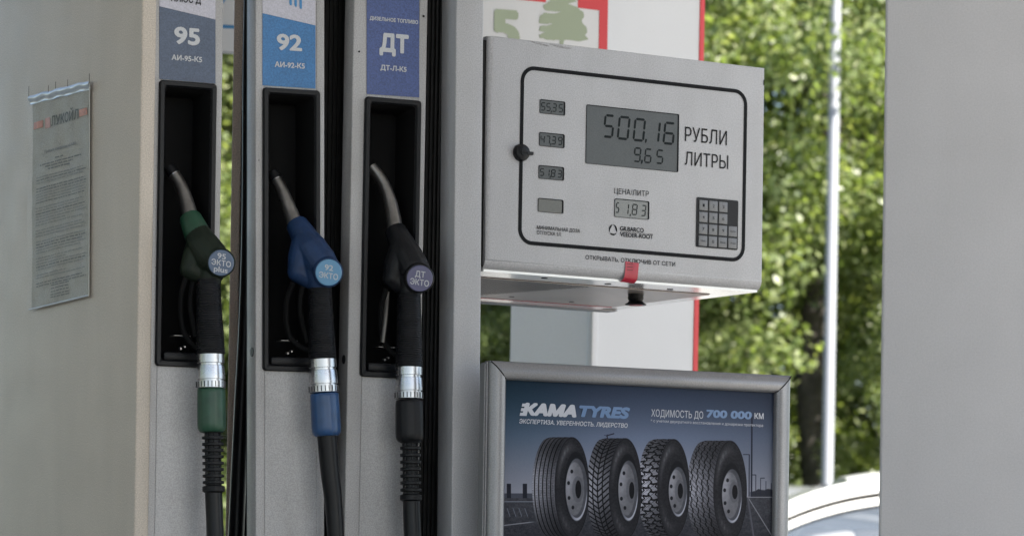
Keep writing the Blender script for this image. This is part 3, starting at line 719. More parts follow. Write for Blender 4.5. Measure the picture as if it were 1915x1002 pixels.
npoly(.03, .20, .108, .142, ORG, 'print_stripe'); npoly(.83, .97, .108, .142, ORG, 'print_stripe')
npoly(.235, .325, .103, .152, mat('emblem_red_print', (.40, .17, .13), .5, var=.2, vscale=90), 'print_emblem')
def ntext(s, u0, u1, vb, cap, m, bold=0.):
    me = textmesh(s, bold); co = np.array([v.co[:] for v in me.vertices]); mn, mx = co[:, 0].min(), co[:, 0].max(); hh = .73
    for v in me.vertices:
        u = u0+(v.co.x-mn)/(mx-mn)*(u1-u0); vv = vb-v.co.y/hh*cap; v.co = bil(u, vv, .0030+.5*crump(u, vv)+v.co.z*6e-5)
    return link('lettering', me, m, NR, FN)
DG = mat('faded_print', (.075, .08, .065), .6); MG = mat('faint_print', (.13, .13, .125), .6)
ntext('ЛУКОЙЛ', .35, .82, .148, .046, DG, .018)
ntext('Правила поведения на АЗС', .24, .78, .268, .013, MG, .02)
b = B(); bb = B()
def words(vv, u0, u1, h, tgt, seed):
    rr = random.Random(seed); u = u0
    while u < u1:
        wd = rr.uniform(.02, .09); e = min(u+wd, u1)
        tgt.quad([bil(u, vv, .0024+.5*crump(u, vv)), bil(e, vv, .0024+.5*crump(e, vv)), bil(e, vv+h, .0024+.5*crump(e, vv+h)), bil(u, vv+h, .0024+.5*crump(u, vv+h))]); u = e+rr.uniform(.008, .018)
vv = .30; k = 0
for vv, u0, u1 in ((.300, .42, .56), (.318, .14, .86), (.331, .25, .72), (.345, .30, .66)): words(vv, u0, u1, .006, b, k); k += 1
vv = .375
while vv < .90:
    u1 = random.choice((.95, .93, .9, .6, .85, .94)); words(vv, .08, u1, .0052, b if random.random() < .25 else bb, k); k += 1; vv += .0135 if random.random() < .85 else .026
for vv in (.905, .92, .935, .95, .962): words(vv, .35, .66, .005, b, k); k += 1
b.out('print_lines', MG, NR, FN, None); bb.out('print_lines', mat('fainter_print', (.21, .205, .19), .6), NR, FN, None)

# ================================================================== POSTER FRAME
FA = Frame(916, 673.5, 6.74, 26.0, 0.0)
PR = root('poster_frame', FA, 'silver snap frame holding a dark tyre advertising poster', 'advertising frame')
F = FA
X1 = F.xz(1480, 701)[0]; X0 = 0.0; Z1 = 0.0; Z0 = -.98
bwid = F.xz(947, 709)[0]-F.xz(916, 709)[0]; TH = .022
def bar(p0, p1, inward):
    """mitred snap-frame bar with a domed face"""
    p0 = Vector((p0[0], 0, p0[1])); p1 = Vector((p1[0], 0, p1[1])); a = (p1-p0).normalized(); inn = Vector((inward[0], 0, inward[1]))
    prof = [(0, TH), (0, .004), (.004, -.001), (bwid*.28, -.0065), (bwid*.6, -.0075), (bwid*.86, -.005), (bwid, .0005), (bwid, TH)]
    L0 = [p0+inn*w_+a*(w_+.0006)+Vector((0, y, 0)) for w_, y in prof]; L1 = [p1+inn*w_-a*(w_+.0006)+Vector((0, y, 0)) for w_, y in prof]
    b = B(); b.loft([L0, L1]); return b.out('frame_bar', ALU, PR, F, 50)
bar((X0, Z1), (X1, Z1), (0, -1)); bar((X0, Z0), (X1, Z0), (0, 1)); bar((X0, Z0), (X0, Z1), (1, 0)); bar((X1, Z0), (X1, Z1), (-1, 0))
for k in range(2): B().box(-.004-.003*k, -.0012-.003*k, .004+.004*k, .03, Z0+.01, Z1-.003*(k+1), .0005).out('edge_profile', ALU, PR, F, None)
for x_, s_ in ((X0, 1), (X1, -1)):
    b = B(); p = [Vector((x_+s_*.0015, -.0020, Z1-.0015)), Vector((x_+s_*bwid*.28, -.0072, Z1-bwid*.28)), Vector((x_+s_*bwid*.6, -.0082, Z1-bwid*.6)), Vector((x_+s_*bwid*.97, -.0025, Z1-bwid*.97))]
    b.tube(p, .0011, 6); b.out('mitre_joint', INK, PR, F, None)
B().box(X0+.004, X1-.004, .0155, TH-.0005, Z0+.004, Z1-.004).out('backing_board', BLACKM, PR, F, None)
fb = B(); fb.box(X0+.08, X0+.12, TH+.001, TH+.04, zof(F, .15), Z0+.3, .002); fb.box(X1-.12, X1-.08, TH+.001, TH+.04, zof(F, .15), Z0+.3, .002); fb.out('support_leg', ALU, PR, F)
# printed sheet: drawn by code as an image
px0, px1 = X0+bwid-.006, X1-bwid+.006; pz0, pz1 = Z0+bwid-.006, Z1-bwid+.006
IW = 1200; IH = int(IW*(pz1-pz0)/(px1-px0))
gx = px0+(px1-px0)*(np.arange(IW)+.5)/IW; gz = pz0+(pz1-pz0)*(np.arange(IH)+.5)/IH
GX, GZ = np.meshgrid(gx, gz)
Mf = np.array(F.M)
Xw = Mf[0, 0]*GX+Mf[0, 2]*GZ+Mf[0, 3]; Yw = Mf[1, 0]*GX+Mf[1, 2]*GZ+Mf[1, 3]; Zw = Mf[2, 0]*GX+Mf[2, 2]*GZ+Mf[2, 3]
a_ = Xw/Yw; b_ = (Zw-CAMZ)/Yw
PX = CX+FPX*(RC*a_+RS*b_); PY = HY-FPX*(-RS*a_+RC*b_)
def ss(a, b, x): t = np.clip((x-a)/(b-a), 0, 1); return t*t*(3-2*t)
img = np.zeros((IH, IW, 3))
def over(c, al): 
    global img
    img = img*(1-al[..., None])+np.asarray(c)*al[..., None]
# evening sky
T_ = np.clip((PY-705)/(925-705), 0, 1)[..., None]
top = np.array([31, 39, 54.]); mid = np.array([86, 95, 115.]); low = np.array([142, 144, 156.])
img = np.where(T_ < .5, top+(mid-top)*(T_/.5)**1.1, mid+(low-mid)*((T_-.5)/.5))
side = ss(330, 0, np.abs(PX-1205))[..., None]; img = img*(.80+.25*side)
img[..., 0] -= 10*ss(1150, 950, PX)*ss(900, 740, PY)
nz = np.array([[0.]])
def vnoise(sx, sy, seed):
    r = np.random.default_rng(seed); g = r.random((int(400/sy)+3, int(700/sx)+3))
    xx = np.clip((PX-900)/sx, 0, g.shape[1]-2.001); yy = np.clip((PY-690)/sy, 0, g.shape[0]-2.001); i = xx.astype(int); j = yy.astype(int); fx = xx-i; fy = yy-j
    return (g[j, i]*(1-fx)+g[j, i+1]*fx)*(1-fy)+(g[j+1, i]*(1-fx)+g[j+1, i+1]*fx)*fy
# road and verge
hor = 927+(PX-950)*.004
road = ss(hor-1.5, hor+1.5, PY)
gcol = 38+14*vnoise(5, 3, 3)+16*vnoise(1.5, 1.5, 4)-10*ss(930, 1010, PY)
over(np.stack([gcol, gcol+1, gcol+7], -1), road)
# guard rail, bridge blocks at the left
over([96, 98, 108], ss(1.5, .5, np.abs(PY-(937+0*PX)))*ss(1004, 1000, PX))
over([60, 62, 72], ss(5, 4, np.abs(PY-926))*ss(1004, 1000, PX))
for bx in (955, 985): over([28, 30, 38], ss(4.5, 3.5, np.abs(PX-bx))*ss(903, 904, PY)*ss(931, 930, PY))
for k in range(4): over([84, 86, 96], ss(1.2, .5, np.abs(PX-(952+k*11+(PY-950)*.35)))*ss(948, 950, PY)*ss(966, 964, PY))
over([112, 112, 120], ss(1.5, .4, np.abs(PY-(981-(PX-950)*.12)))*ss(1010, 990, PX))
# right: line of the road, lamp posts, bushes
over([120, 120, 128], ss(1.4, .5, np.abs(PY-928.5))*ss(1396, 1402, PX))
over([105, 105, 112], ss(1.6, .6, np.abs(PX-(1402+(PY-928)*.62)))*ss(928, 932, PY))
over([70, 70, 78], ss(2.2, .9, np.abs(PX-(1402+(PY-928)*.15)))*ss(928, 932, PY))
bush = 925-12*vnoise(6, 30, 9)*ss(1408, 1425, PX)*ss(1475, 1425, PX)-6
over([38, 40, 48], ss(bush-1.5, bush+1.5, PY)*ss(1404, 1410, PX)*ss(929, 927, PY))
def pole(x, y0, y1, w_, arm=0, armx=0, col=(34, 36, 48)):
    over(col, ss(w_+.6, w_-.2, np.abs(PX-x-(PY-y1)*(-.006)))*ss(y0-1, y0, PY)*ss(y1+1, y1, PY))
    if arm: over(col, ss(1.1, .4, np.abs(PY-y0+0*(PX-x)))*(np.abs(PX-(x-arm/2)) < abs(arm)/2))
pole(1409, 778, 927, 1.3); pole(1404.5, 849, 927, .8, 11); pole(1417, 887, 927, .5, 9); pole(1426, 893, 925, .4, -8); pole(1436, 899, 925, .4); pole(1446, 903, 925, .35)
over((34, 36, 48), ss(1.3, .5, np.abs(PY-(782-(PX-1392)*.25)))*(np.abs(PX-1400) < 9))
pole(1139, 812, 840, .8); over((30, 32, 44), ss(1.5, .6, np.abs(PY-(813.5-(PX-1139)*.28)))*(np.abs(PX-1144.5) < 8)); over((60, 64, 84), ss(1.1, .4, np.abs(PY-813))*(np.abs(PX-1136) < 3))
# tyres (drawn as print)
def tyre(cx, cy, a, b, tw, rim, hub, kind, seed):
    cx += 0
    yn = (PY-cy)/b; ok = np.abs(yn) < 1
    sq = np.sqrt(np.clip(1-yn**2, 0, 1))
    t = cx-PX-a*sq                       # axial distance of the tread point from the sidewall edge
    sh = 6.0                             # shoulders round off
    # shrink of radius near the far (left) shoulder
    eff = np.where(t > tw-7, 1-.045*((t-(tw-7))/7)**2, 1)
    ok2 = np.abs(yn) < eff
    tread = ss(-.5, .5, t)*ss(tw+.6, tw-.6, t)*ok2
    th = np.arcsin(np.clip(yn, -1, 1))
    lit = .35+.65*np.exp(-((th+.05)/.62)**2)
    base = (108+30*vnoise(2, 2, seed))*lit+14*np.exp(-((th+1.25)/.25)**2)
    base *= 1-.45*ss(tw*.45, 0, np.abs(t-tw*.02))*0
    base *= .72+.38*ss(0, tw, t)
    arc = th*b                            # position round the tyre
    g = np.zeros_like(PX)
    if kind == 0:
        for k in range(1, 6): g = np.maximum(g, ss(1.5, .5, np.abs(t-tw*k/5.6)))
        g = np.maximum(g, .4*ss(.25, .1, np.abs((arc/3.2) % 1-.5))*ss(3, 0, np.abs((t % (tw/5.6))-tw/11)))
    elif kind == 1:
        for k, dx in enumerate((.3, .52, .74)): g = np.maximum(g, ss(1.5, .6, np.abs(t-tw*dx)))
        ph = ((arc+np.abs(t-tw*.52)*.9)/11) % 1; g = np.maximum(g, ss(.20, .10, np.abs(ph-.5)))
    elif kind == 2:
        u_ = t/(tw/2.6); v_ = arc/15; 
        ph = (v_+.5*(np.floor(u_) % 2)+.22*np.abs((u_ % 1)-.5)) % 1
        g = np.maximum(ss(.16, .08, np.abs(ph-.5)), ss(.14, .07, np.abs((u_+.22*np.sin(v_*6.28)) % 1-.0))); g = np.maximum(g, ss(.14, .07, np.abs((u_+.22*np.sin(v_*6.28)) % 1-1)))
        g = np.maximum(g, .6*ss(.06, .02, np.abs(((v_-.7*u_) % 1)-.3)))
        base *= 1.30
    else:
        for k in range(1, 5): g = np.maximum(g, ss(1.5, .6, np.abs(t-tw*k/4.7-1.1*np.sign(np.sin(arc/3.4)))))
        g = np.maximum(g, .45*ss(.16, .06, np.abs(((arc+t*1.1)/9) % 1-.5)))
    base = base*(1-.92*g)+3*g
    over(np.stack([base, base*1.0, base*1.06+2], -1), tread)
    # sidewall
    e = np.sqrt(((PX-cx)/a)**2+yn**2)
    side_ = ss(1.012, .988, e)
    ang = np.arctan2(yn, (PX-cx)/a)
    s_ = 27+34*np.exp(-((e-.80)/.10)**2)*np.exp(-((ang+2.2)/.7)**2)+15*np.exp(-((e-.80)/.12)**2)*np.exp(-((ang-2.1)/.6)**2)-12*ss(.9, 1, e)+10*vnoise(2, 2, seed+1)+9*np.exp(-((e-.955)/.018)**2)
    s_ += 16*np.exp(-((e-.80)/.05)**2)*(np.sin(ang*26) > .2)*np.exp(-((np.abs(ang)-2.1)/.32)**2)
    over(np.stack([s_, s_, s_+4], -1), side_)
    rx, ry, ra, rb = rim
    e = np.sqrt(((PX-rx)/ra)**2+((PY-ry)/rb)**2)
    over([22, 23, 27], ss(1.12, 1.05, np.sqrt(((PX-rx+1.5)/ra)**2+((PY-ry+6)/(rb*1.02))**2)))
    e2 = np.sqrt(((PX-rx+3.5)/(ra*.86))**2+((PY-ry+2)/(rb*.86))**2)
    rc = 84+36*ss(.2, -.8, (PX-rx)/ra)*ss(.8, -.4, (PY-ry)/rb)+14*vnoise(4, 4, seed+2)
    over(np.stack([rc*.72, rc*.73, rc*.80], -1), ss(1.02, .97, e))
    over(np.stack([rc, rc, rc*1.06], -1), ss(1.02, .94, e2))
    over([150, 152, 165], ss(.06, .02, np.abs(e-.93))*ss(-.1, .5, (PY-ry)/rb)*ss(-.9, .2, (PX-rx)/ra))
    for k in range(8):
        a0 = k*math.pi/4+.3; hx_, hy_ = rx-3.5+ra*.60*math.cos(a0), ry-2+rb*.62*math.sin(a0)
        if math.cos(a0) < -.25: over([26, 27, 32], ss(1.2, .8, np.sqrt(((PX-hx_)/2.6)**2+((PY-hy_)/3.6)**2)))
    hx_, hy_, ha, hb = hub
    over(np.array([70, 71, 78.]), ss(1.05, .95, np.sqrt(((PX-hx_+1)/(ha*1.9))**2+((PY-hy_)/(hb*1.45))**2))*.45)
    over([18, 18, 22], ss(1.05, .92, np.sqrt(((PX-hx_)/ha)**2+((PY-hy_)/hb)**2)))
tyre(1369, 917, 31.5, 94, 49, (1373, 927, 18.5, 51), (1378, 919, 5.2, 13.5), 3, 50)
tyre(1263, 912, 30.5, 92, 36, (1272, 919, 17, 47), (1276, 917, 5, 14.5), 2, 40)
tyre(1173, 913, 31, 94.5, 41, (1179, 917, 18.5, 57), (1185, 916, 5, 16), 1, 30)
tyre(1073, 911, 32.5, 94.5, 42, (1082, 915, 20.5, 59), (1085, 914, 5.6, 17), 0, 20)
img += (RNG.random((IH, IW, 1))-.5)*9
lin_ = np.clip(img, 0, 255)/255; 
lin_ = np.where(lin_ <= .04045, lin_/12.92, ((lin_+.055)/1.055)**2.4)*1.32
srgb = np.where(lin_ <= .0031308, lin_*12.92, 1.055*np.clip(lin_, 1e-9, 1)**(1/2.4)-.055)
im = bpy.data.images.new('poster_print', IW, IH); buf = np.ones((IH, IW, 4), np.float32); buf[..., :3] = np.clip(srgb, 0, 1)
im.pixels.foreach_set(buf.ravel()); im.update(); im.pack()
pm = bpy.data.materials.new('printed_poster'); pm.use_nodes = True; n = pm.node_tree.nodes; pb = n['Principled BSDF']; pb.inputs['Roughness'].default_value = .5; pb.inputs['Specular IOR Level'].default_value = .08
ti = n.new('ShaderNodeTexImage'); ti.image = im; uvn = n.new('ShaderNodeUVMap'); uvn.uv_map = 'UVMap'
pm.node_tree.links.new(uvn.outputs[0], ti.inputs[0]); pm.node_tree.links.new(ti.outputs[0], pb.inputs['Base Color'])
me = bpy.data.meshes.new('poster_sheet'); me.from_pydata([(px0, .008, pz0), (px1, .008, pz0), (px1, .008, pz1), (px0, .008, pz1)], [], [(0, 1, 2, 3)])
uv = me.uv_layers.new(name='UVMap'); 
for i_, c_ in enumerate(((0, 0), (1, 0), (1, 1), (0, 1))): uv.data[i_].uv = c_
PS = link('poster_sheet', me, pm, PR, F)
PW = mat('poster_white_print', (.50, .51, .56), .4); PBl = mat('poster_blue_print', (.12, .21, .38), .4)
P_ = lambda s, a, bl, c_, cap, m, **k: ptext(s, F, a, bl, c_, cap, .0068, m, PS, **k)
P_('КАМА', 977, 776, 1078, 24, PW, bold=.075, shear=.22); P_('TYRES', 1083, 779, 1178, 23, PBl, bold=.06, shear=.22)
b = B()
for k, (ya, xs) in enumerate(((754, 977), (762.5, 975), (771, 973))):
    A_ = [F.xz(xs, ya, .0066), F.xz(xs+13, ya+.6, .0066), F.xz(xs+11.8, ya+6.2, .0066), F.xz(xs-1.2, ya+5.6, .0066)]
    b.quad([(x, .0066, z) for x, z in A_])
b.out('logo_bar', PW, PS, F, None)
P_('ЭКСПЕРТИЗА. УВЕРЕННОСТЬ. ЛИДЕРСТВО', 971, 791, 1174, 8.5, PW, bold=.02, shear=.15)
P_('ХОДИМОСТЬ ДО', 1218, 778, 1315, 13.5, PW, bold=.0); P_('700 000', 1321, 780, 1406, 15.5, PBl, bold=.05, shear=.05); P_('КМ', 1411, 782.5, 1428, 11, PW, bold=.02)
P_('* с учетом двукратного восстановления и донарезки протектора', 1217, 788.5, 1427, 5.2, PW, bold=.0)

# ================================================================== BACKGROUND: clad column, panels, posts
FK = Frame(1117, 300, 9.3, 36, .35)
K = root('forecourt_pillar', FK, 'white square pillar with red right edge behind the display head', 'pillar')
wr = FK.xz(1303, 300)[0]; zb, zt = zof(FK, .004), zof(FK, 4.74)
B().box(0, wr, 0, .004, zb, zt).out('front_cladding', WHITEP, K, FK)
B().box(wr, wr+.016, -.003, .38, zb, zt, .001).out('red_edge', REDP, K, FK)
B().box(.0, wr, .0045, .38, zb, zt).out('pillar_core', GREYC, K, FK)
B().box(-.004, -.0002, .02, .36, zb, zt).out('side_cladding', GREYC, K, FK)
B().box(-.012, .010, -.008, .018, zb, zt, .004, 3).out('corner_trim', WHITEP, K, FK)
FQ = Frame(1137, 50, 8.95, 18, .3)
A = root('info_panel', FQ, 'white panel with red border, sage green 5 and tree emblem above the display head', 'sign')
xl = FQ.xz(740, 50)[0]; zt_ = FQ.xz(1137, -420)[1]; zb_ = FQ.xz(1137, 210)[1]
B().box(xl, 0, 0, .02, zb_, zt_, .001).out('panel_board', WHITEP, A, FQ)
def qp(pts, m, nm, d=-.0012):
    b = B(); b.prism([FQ.xz(x, y, d) for x, y in pts], d, d+.0008); return b.out(nm, m, A, FQ, None)
qp([(1121, 20), (1137, 22), (1134, 215), (1118, 213)], REDP, 'red_border'); qp([(1081, -40), (1137.5, -34), (1137, 22), (1121, 20), (1081, 15)], REDP, 'red_border')
qp([(740, -60), (1021, -40), (1021, 5), (960, -1), (740, -26)], REDP, 'red_border')
x0, z0 = FQ.xz(917, 92, -.0015); x1, _ = FQ.xz(972, 92, -.0015); _, z1 = FQ.xz(917, 12, -.0015)
text('5', FQ, x0, z0, x1, z1-z0, -.0015, SAGE, A, bold=.05)
# tree emblem: layered crown and short trunk
rr = random.Random(5); pts = []
L = [(1046, -30), (1062, -22), (1060, -10), (1075, -4), (1078, 4), (1062, 8), (1078, 13), (1090, 22), (1092, 34), (1088, 40), (1096, 50), (1098, 62), (1094, 66), (1101, 74), (1088, 77), (1072, 76), (1058, 75), (1055, 76), (1056, 96), (1048, 96), (1047, 76), (1030, 75), (1010, 72), (1008, 66), (1020, 60), (1008, 58), (1010, 50), (1034, 45), (1008, 44), (1010, 30), (1018, 24), (1036, 26), (1050, 22), (1020, 20), (1016, 10), (1030, 2), (1024, -4), (1034, -8), (1030, -18)]
L2 = []
for i in range(len(L)):
    a, c = L[i], L[(i+1) % len(L)]; n_ = max(2, int(math.hypot(c[0]-a[0], c[1]-a[1])/5))
    for k in range(n_): L2.append((a[0]+(c[0]-a[0])*k/n_+rr.uniform(-1.5, 1.5)*(k > 0), a[1]+(c[1]-a[1])*k/n_+rr.uniform(-1.2, 1.2)*(k > 0)))
qp(L2, SAGE, 'tree_emblem')

FW = Frame(300, 0, 9.6, 12, 0)
Wt = root('hanging_sign', FW, 'white sign with blue ring glimpsed between the 95 and 92 modules', 'sign')
x0 = 0; x1 = FW.xz(470, 0)[0]; z1 = FW.xz(300, -160)[1]; z0 = FW.xz(420, 96)[1]
B().box(x0, x1, 0, .05, z0, z1, .002).out('sign_board', WHITEP, Wt, FW)
c = FW.xz(372, -28); r1 = .083; r0 = .052
b = B(); b.loft([[(c[0]+r*math.cos(t), -.0015, c[1]+r*1.05*math.sin(t)) for t in [k*math.pi/20 for k in range(40)]] for r in (r1, r0)], False, False); b.out('blue_ring', BLUEP, Wt, FW, None)
a = FW.xz(300, 41); e = FW.xz(300, 47.5); B().box(0, x1, -.0015, 0, e[1], a[1]).out('blue_stripe', BLUEP, Wt, FW, None)
B().box(.03, .09, .02, .06, zof(FW, .0), z0, .002).out('sign_post', GREYC, Wt, FW, None)

o = None
LP = root('lamp_post', None, 'slender white lamp post in front of the trees', 'lamp post', M=Matrix.Translation(pt(1542, 1150, 23.5).xyz*Vector((1, 1, 0)).x if False else Vector((pt(1542, 1150, 23.5).x, 23.5, 0))))
fl = type('K', (), {})(); fl.M = WORLD[LP.name] @ Matrix.Rotation(math.radians(.15), 4, 'Y')
polem = mat('white_pole_paint', (.25, .26, .285), .5, metal=0, var=.05, vscale=3)
b = B(); b.tube([(0, 0, .0), (0, 0, 9.0)], [.039, .034], 24); b.out('shaft', polem, LP, fl, 60)
b = B(); b.tube([(0, 0, 0), (0, 0, .35), (0, 0, .38)], [.08, .08, .045], 24); b.out('base_sleeve', polem, LP, fl, 40)
b = B(); b.tube(smoothpath([(0, 0, 8.95), (0, -.2, 9.5), (0, -.9, 9.8), (0, -1.6, 9.85)], 6), .025, 12); b.box(-.14, .14, -2.3, -1.55, 9.78, 9.92, .03); b.out('lamp_arm', polem, LP, fl, 40)

# ================================================================== CARS
def car(name, label_, x, y, paint, group=None):
    R = root(name, None, label_, 'car', group, M=Matrix.Translation((x, y, 0)))
    fr = type('K', (), {})(); fr.M = WORLD[R.name]
    L = 4.35; hw = .87
    # body: cross sections along the length, local x from the nose (0) to the tail
    def sec(x, zlo, belt, w_):
        return [(x, -w_*.90, zlo), (x, -w_, zlo+.15), (x, -w_, belt-.22), (x, -w_*.965, belt), (x, -w_*.6, belt+.02), (x, 0, belt+.035), (x, w_*.6, belt+.02), (x, w_*.965, belt), (x, w_, belt-.22), (x, w_, zlo+.15), (x, w_*.90, zlo)]
    b = B(); secs = [(.0, .34, .52, .62), (.06, .24, .66, .74), (.3, .2, .76, .83), (.9, .2, .87, .87), (1.35, .2, .94, .87), (2.4, .2, .97, .87), (3.5, .2, 1.0, .87), (4.0, .22, 1.02, .84), (4.28, .28, .98, .76), (4.35, .38, .90, .66)]
    b.loft([sec(*s) for s in secs]); b.out('body', paint, R, fr, 35)
    # roof shell: curve from the foot of the windscreen up over and down to the tail
    rf = [(1.02, .93, .70), (1.22, 1.09, .675), (1.45, 1.245, .645), (1.72, 1.375, .61), (2.05, 1.455, .58), (2.5, 1.487, .57), (3.0, 1.475, .565), (3.45, 1.41, .56), (3.85, 1.24, .58), (4.12, 1.04, .64)]
    rfs = smoothpath([(a, z, w_) for a, z, w_ in rf], 5); th = .055
    # roof centre panel between the rails
    b = B(); b.loft([[(a, -w_, z-.015), (a, -w_*.93, z+.012), (a, -w_*.5, z+.035), (a, 0, z+.045), (a, w_*.5, z+.035), (a, w_*.93, z+.012), (a, w_, z-.015), (a, w_*.9, z-.03), (a, 0, z+.01), (a, -w_*.9, z-.03)] for a, z, w_ in [tuple(v) for v in rfs if 1.85 < v[0] < 3.5]]); b.out('roof', paint, R, fr, 40)
    for s in (-1, 1):
        # roof rail / pillar band, then door frame below a dark seam
        b = B(); b.loft([[(a, s*(w_+.0), z+.0), (a, s*(w_+.035), z-.03), (a, s*(w_+.055), z-.075), (a, s*(w_+.02), z-.08), (a, s*(w_-.02), z-.02)] for a, z, w_ in [tuple(v) for v in rfs]]); b.out('roof_rail', paint, R, fr, 50)
        b = B(); b.loft([[(a, s*(w_+.057), z-.100), (a, s*(w_+.072), z-.136), (a, s*(w_+.03), z-.137), (a, s*(w_+.02), z-.104)] for a, z, w_ in [tuple(v) for v in rfs if 1.15 < v[0] < 4.0]]); b.out('door_frame', paint, R, fr, 50)
        b = B(); b.loft([[(a, s*(w_+.045), z-.078), (a, s*(w_+.050), z-.103), (a, s*(w_+.0), z-.103), (a, s*(w_+.0), z-.078)] for a, z, w_ in [tuple(v) for v in rfs if 1.15 < v[0] < 4.0]]); b.out('door_gap_seal', MATS['gap_grey'], R, fr, None)
        # window seal and glass
        top_ = [(a, z-.1372, w_) for a, z, w_ in [tuple(v) for v in rfs if 1.28 < v[0] < 3.85]]
        b = B(); b.loft([[(a, s*(w_+.070), z), (a, s*(w_+.070), z-.008), (a, s*(w_+.05), z-.008), (a, s*(w_+.05), z)] for a, z, w_ in top_]); b.out('window_seal', BLACKM, R, fr, None)
        b = B(); b.loft([[(a, s*(w_+.06), z-.006), (a, s*.835, .985)] for a, z, w_ in top_ if z > .99], False, False, closed=False); b.out('side_window', MATS['car_glass'], R, fr, 60)
        b = B(); b.loft([[(2.34+dx, s*.845, .97), (2.36+dx, s*.665, 1.36)] for dx in (0, .07)], False, False, closed=False); 
        b.out('door_pillar', BLACKM, R, fr, None)
        b = B(); b.box(1.42, 1.60, s*.98-.09, s*.98+.09, .96, 1.10, .03, 3); b.out('mirror', paint, R, fr, 40)
        b = B(); b.box(2.1, 2.26, s*.885-.012, s*.885+.012, .82, .845, .006); b.out('door_handle', STEEL, R, fr, 40)
    b = B(); b.loft([[(a, -w_+.01, z-.01), (a+.0, 0, z+.03), (a, w_-.01, z-.01)] for a, z, w_ in [tuple(v) for v in rfs if v[0] < 1.9]], False, False, closed=False); b.out('windscreen', MATS['car_glass'], R, fr, 60)
    b = B(); b.loft([[(a, -w_+.01, z-.01), (a+.0, 0, z+.02), (a, w_-.01, z-.01)] for a, z, w_ in [tuple(v) for v in rfs if v[0] > 3.4]], False, False, closed=False); b.out('rear_window', MATS['car_glass'], R, fr, 60)
    b = B(); b.box(1.9, 2.35, -.6, -.15, .6, 1.2, .06, 3); b.box(1.9, 2.35, .15, .6, .6, 1.2, .06, 3); b.box(1.45, 1.7, -.7, .7, .8, .98, .04); b.out('seats', mat('car_interior', (.10, .10, .11), .8), R, fr, 40)
    b = B(); b.box(1.64, 1.98, -.62, -.2, .8, 1.205, .09, 5); b.out('reflection_block', MATS['white_cladding'], R, fr, 40)  # white block added to imitate a bright reflection in the side glass
    for wx in (.82, 3.45):
        for s in (-1, 1):
            b = B(); prof = [(.0, .30), (.02, .315), (.09, .32), (.18, .315), (.2, .30)]
            b.tube([(wx, s*(.86-t), .32) for t, _ in prof], [r for _, r in prof], 36); wl = b.out('wheel', RUBBER, R, fr, 30)
            b = B(); b.tube([(wx, s*.862, .32), (wx, s*.868, .32), (wx, s*.85, .32)], [.21, .20, .05], 24); b.out('rim', STEEL, wl, fr, 30)
    for s in (-1, 1):
        b = B(); b.box(.04, .3, s*.55-.14, s*.55+.14, .60, .70, .03, 3); b.out('headlight', MATS['car_glass'], R, fr, 40)
        b = B(); b.box(4.18, 4.32, s*.6-.1, s*.6+.1, .76, .92, .02, 3); b.out('tail_light', REDP, R, fr, 40)
    return R
mat('gap_grey', (.012, .011, .010), .8, spec=.1); cg = mat('car_glass', (.10, .12, .15), .08, spec=.5)
cg.node_tree.nodes['Principled BSDF'].inputs['Alpha'].default_value = .55
cw_ = mat('white_car_paint', (.62, .62, .60), .25, coat=.8); cs_ = mat('silver_car_paint', (.13, .135, .135), .4, metal=.2, coat=.8)
yc = 17.0; xs = pt(1480, 960, yc).x
car('parked_car', 'white car with bluish side window, nearest behind the poster', xs-1.62, yc+.65, cw_)
car('parked_car', 'dull silver car whose roof shows just beyond the white one', xs-2.6, 20.2, cs_)

# ================================================================== TREES
def leafmat(name, c1, c2, c3):
    m = bpy.data.materials.new(name); m.use_nodes = True; n = m.node_tree.nodes; l = m.node_tree.links
    b = n['Principled BSDF']; b.inputs['Roughness'].default_value = .4; b.inputs['Specular IOR Level'].default_value = .6
    at = n.new('ShaderNodeAttribute'); at.attribute_name = 'tone'; cr_ = n.new('ShaderNodeValToRGB'); e = cr_.color_ramp.elements
    e[0].position = 0; e[0].color = (*c1, 1); e[1].position = 1; e[1].color = (*c3, 1); k = e.new(.5); k.color = (*c2, 1)
    l.new(at.outputs['Fac'], cr_.inputs[0]); l.new(cr_.outputs[0], b.inputs['Base Color'])
    tr = n.new('ShaderNodeBsdfTranslucent'); vm = n.new('ShaderNodeVectorMath'); vm.operation = 'MULTIPLY'; vm.inputs[1].default_value = (1.5, 1.6, .7)
    l.new(cr_.outputs[0], vm.inputs[0]); l.new(vm.outputs[0], tr.inputs[0]); mx = n.new('ShaderNodeMixShader'); mx.inputs[0].default_value = .48
    l.new(b.outputs[0], mx.inputs[1]); l.new(tr.outputs[0], mx.inputs[2]); l.new(mx.outputs[0], n['Material Output'].inputs[0]); return m
LEAF = leafmat('poplar_leaves', (.085, .118, .042), (.165, .205, .08), (.28, .30, .16))
BARK = mat('grey_brown_bark', (.085, .075, .067), .9, var=.4, vscale=12, bump=1., bscale=30)
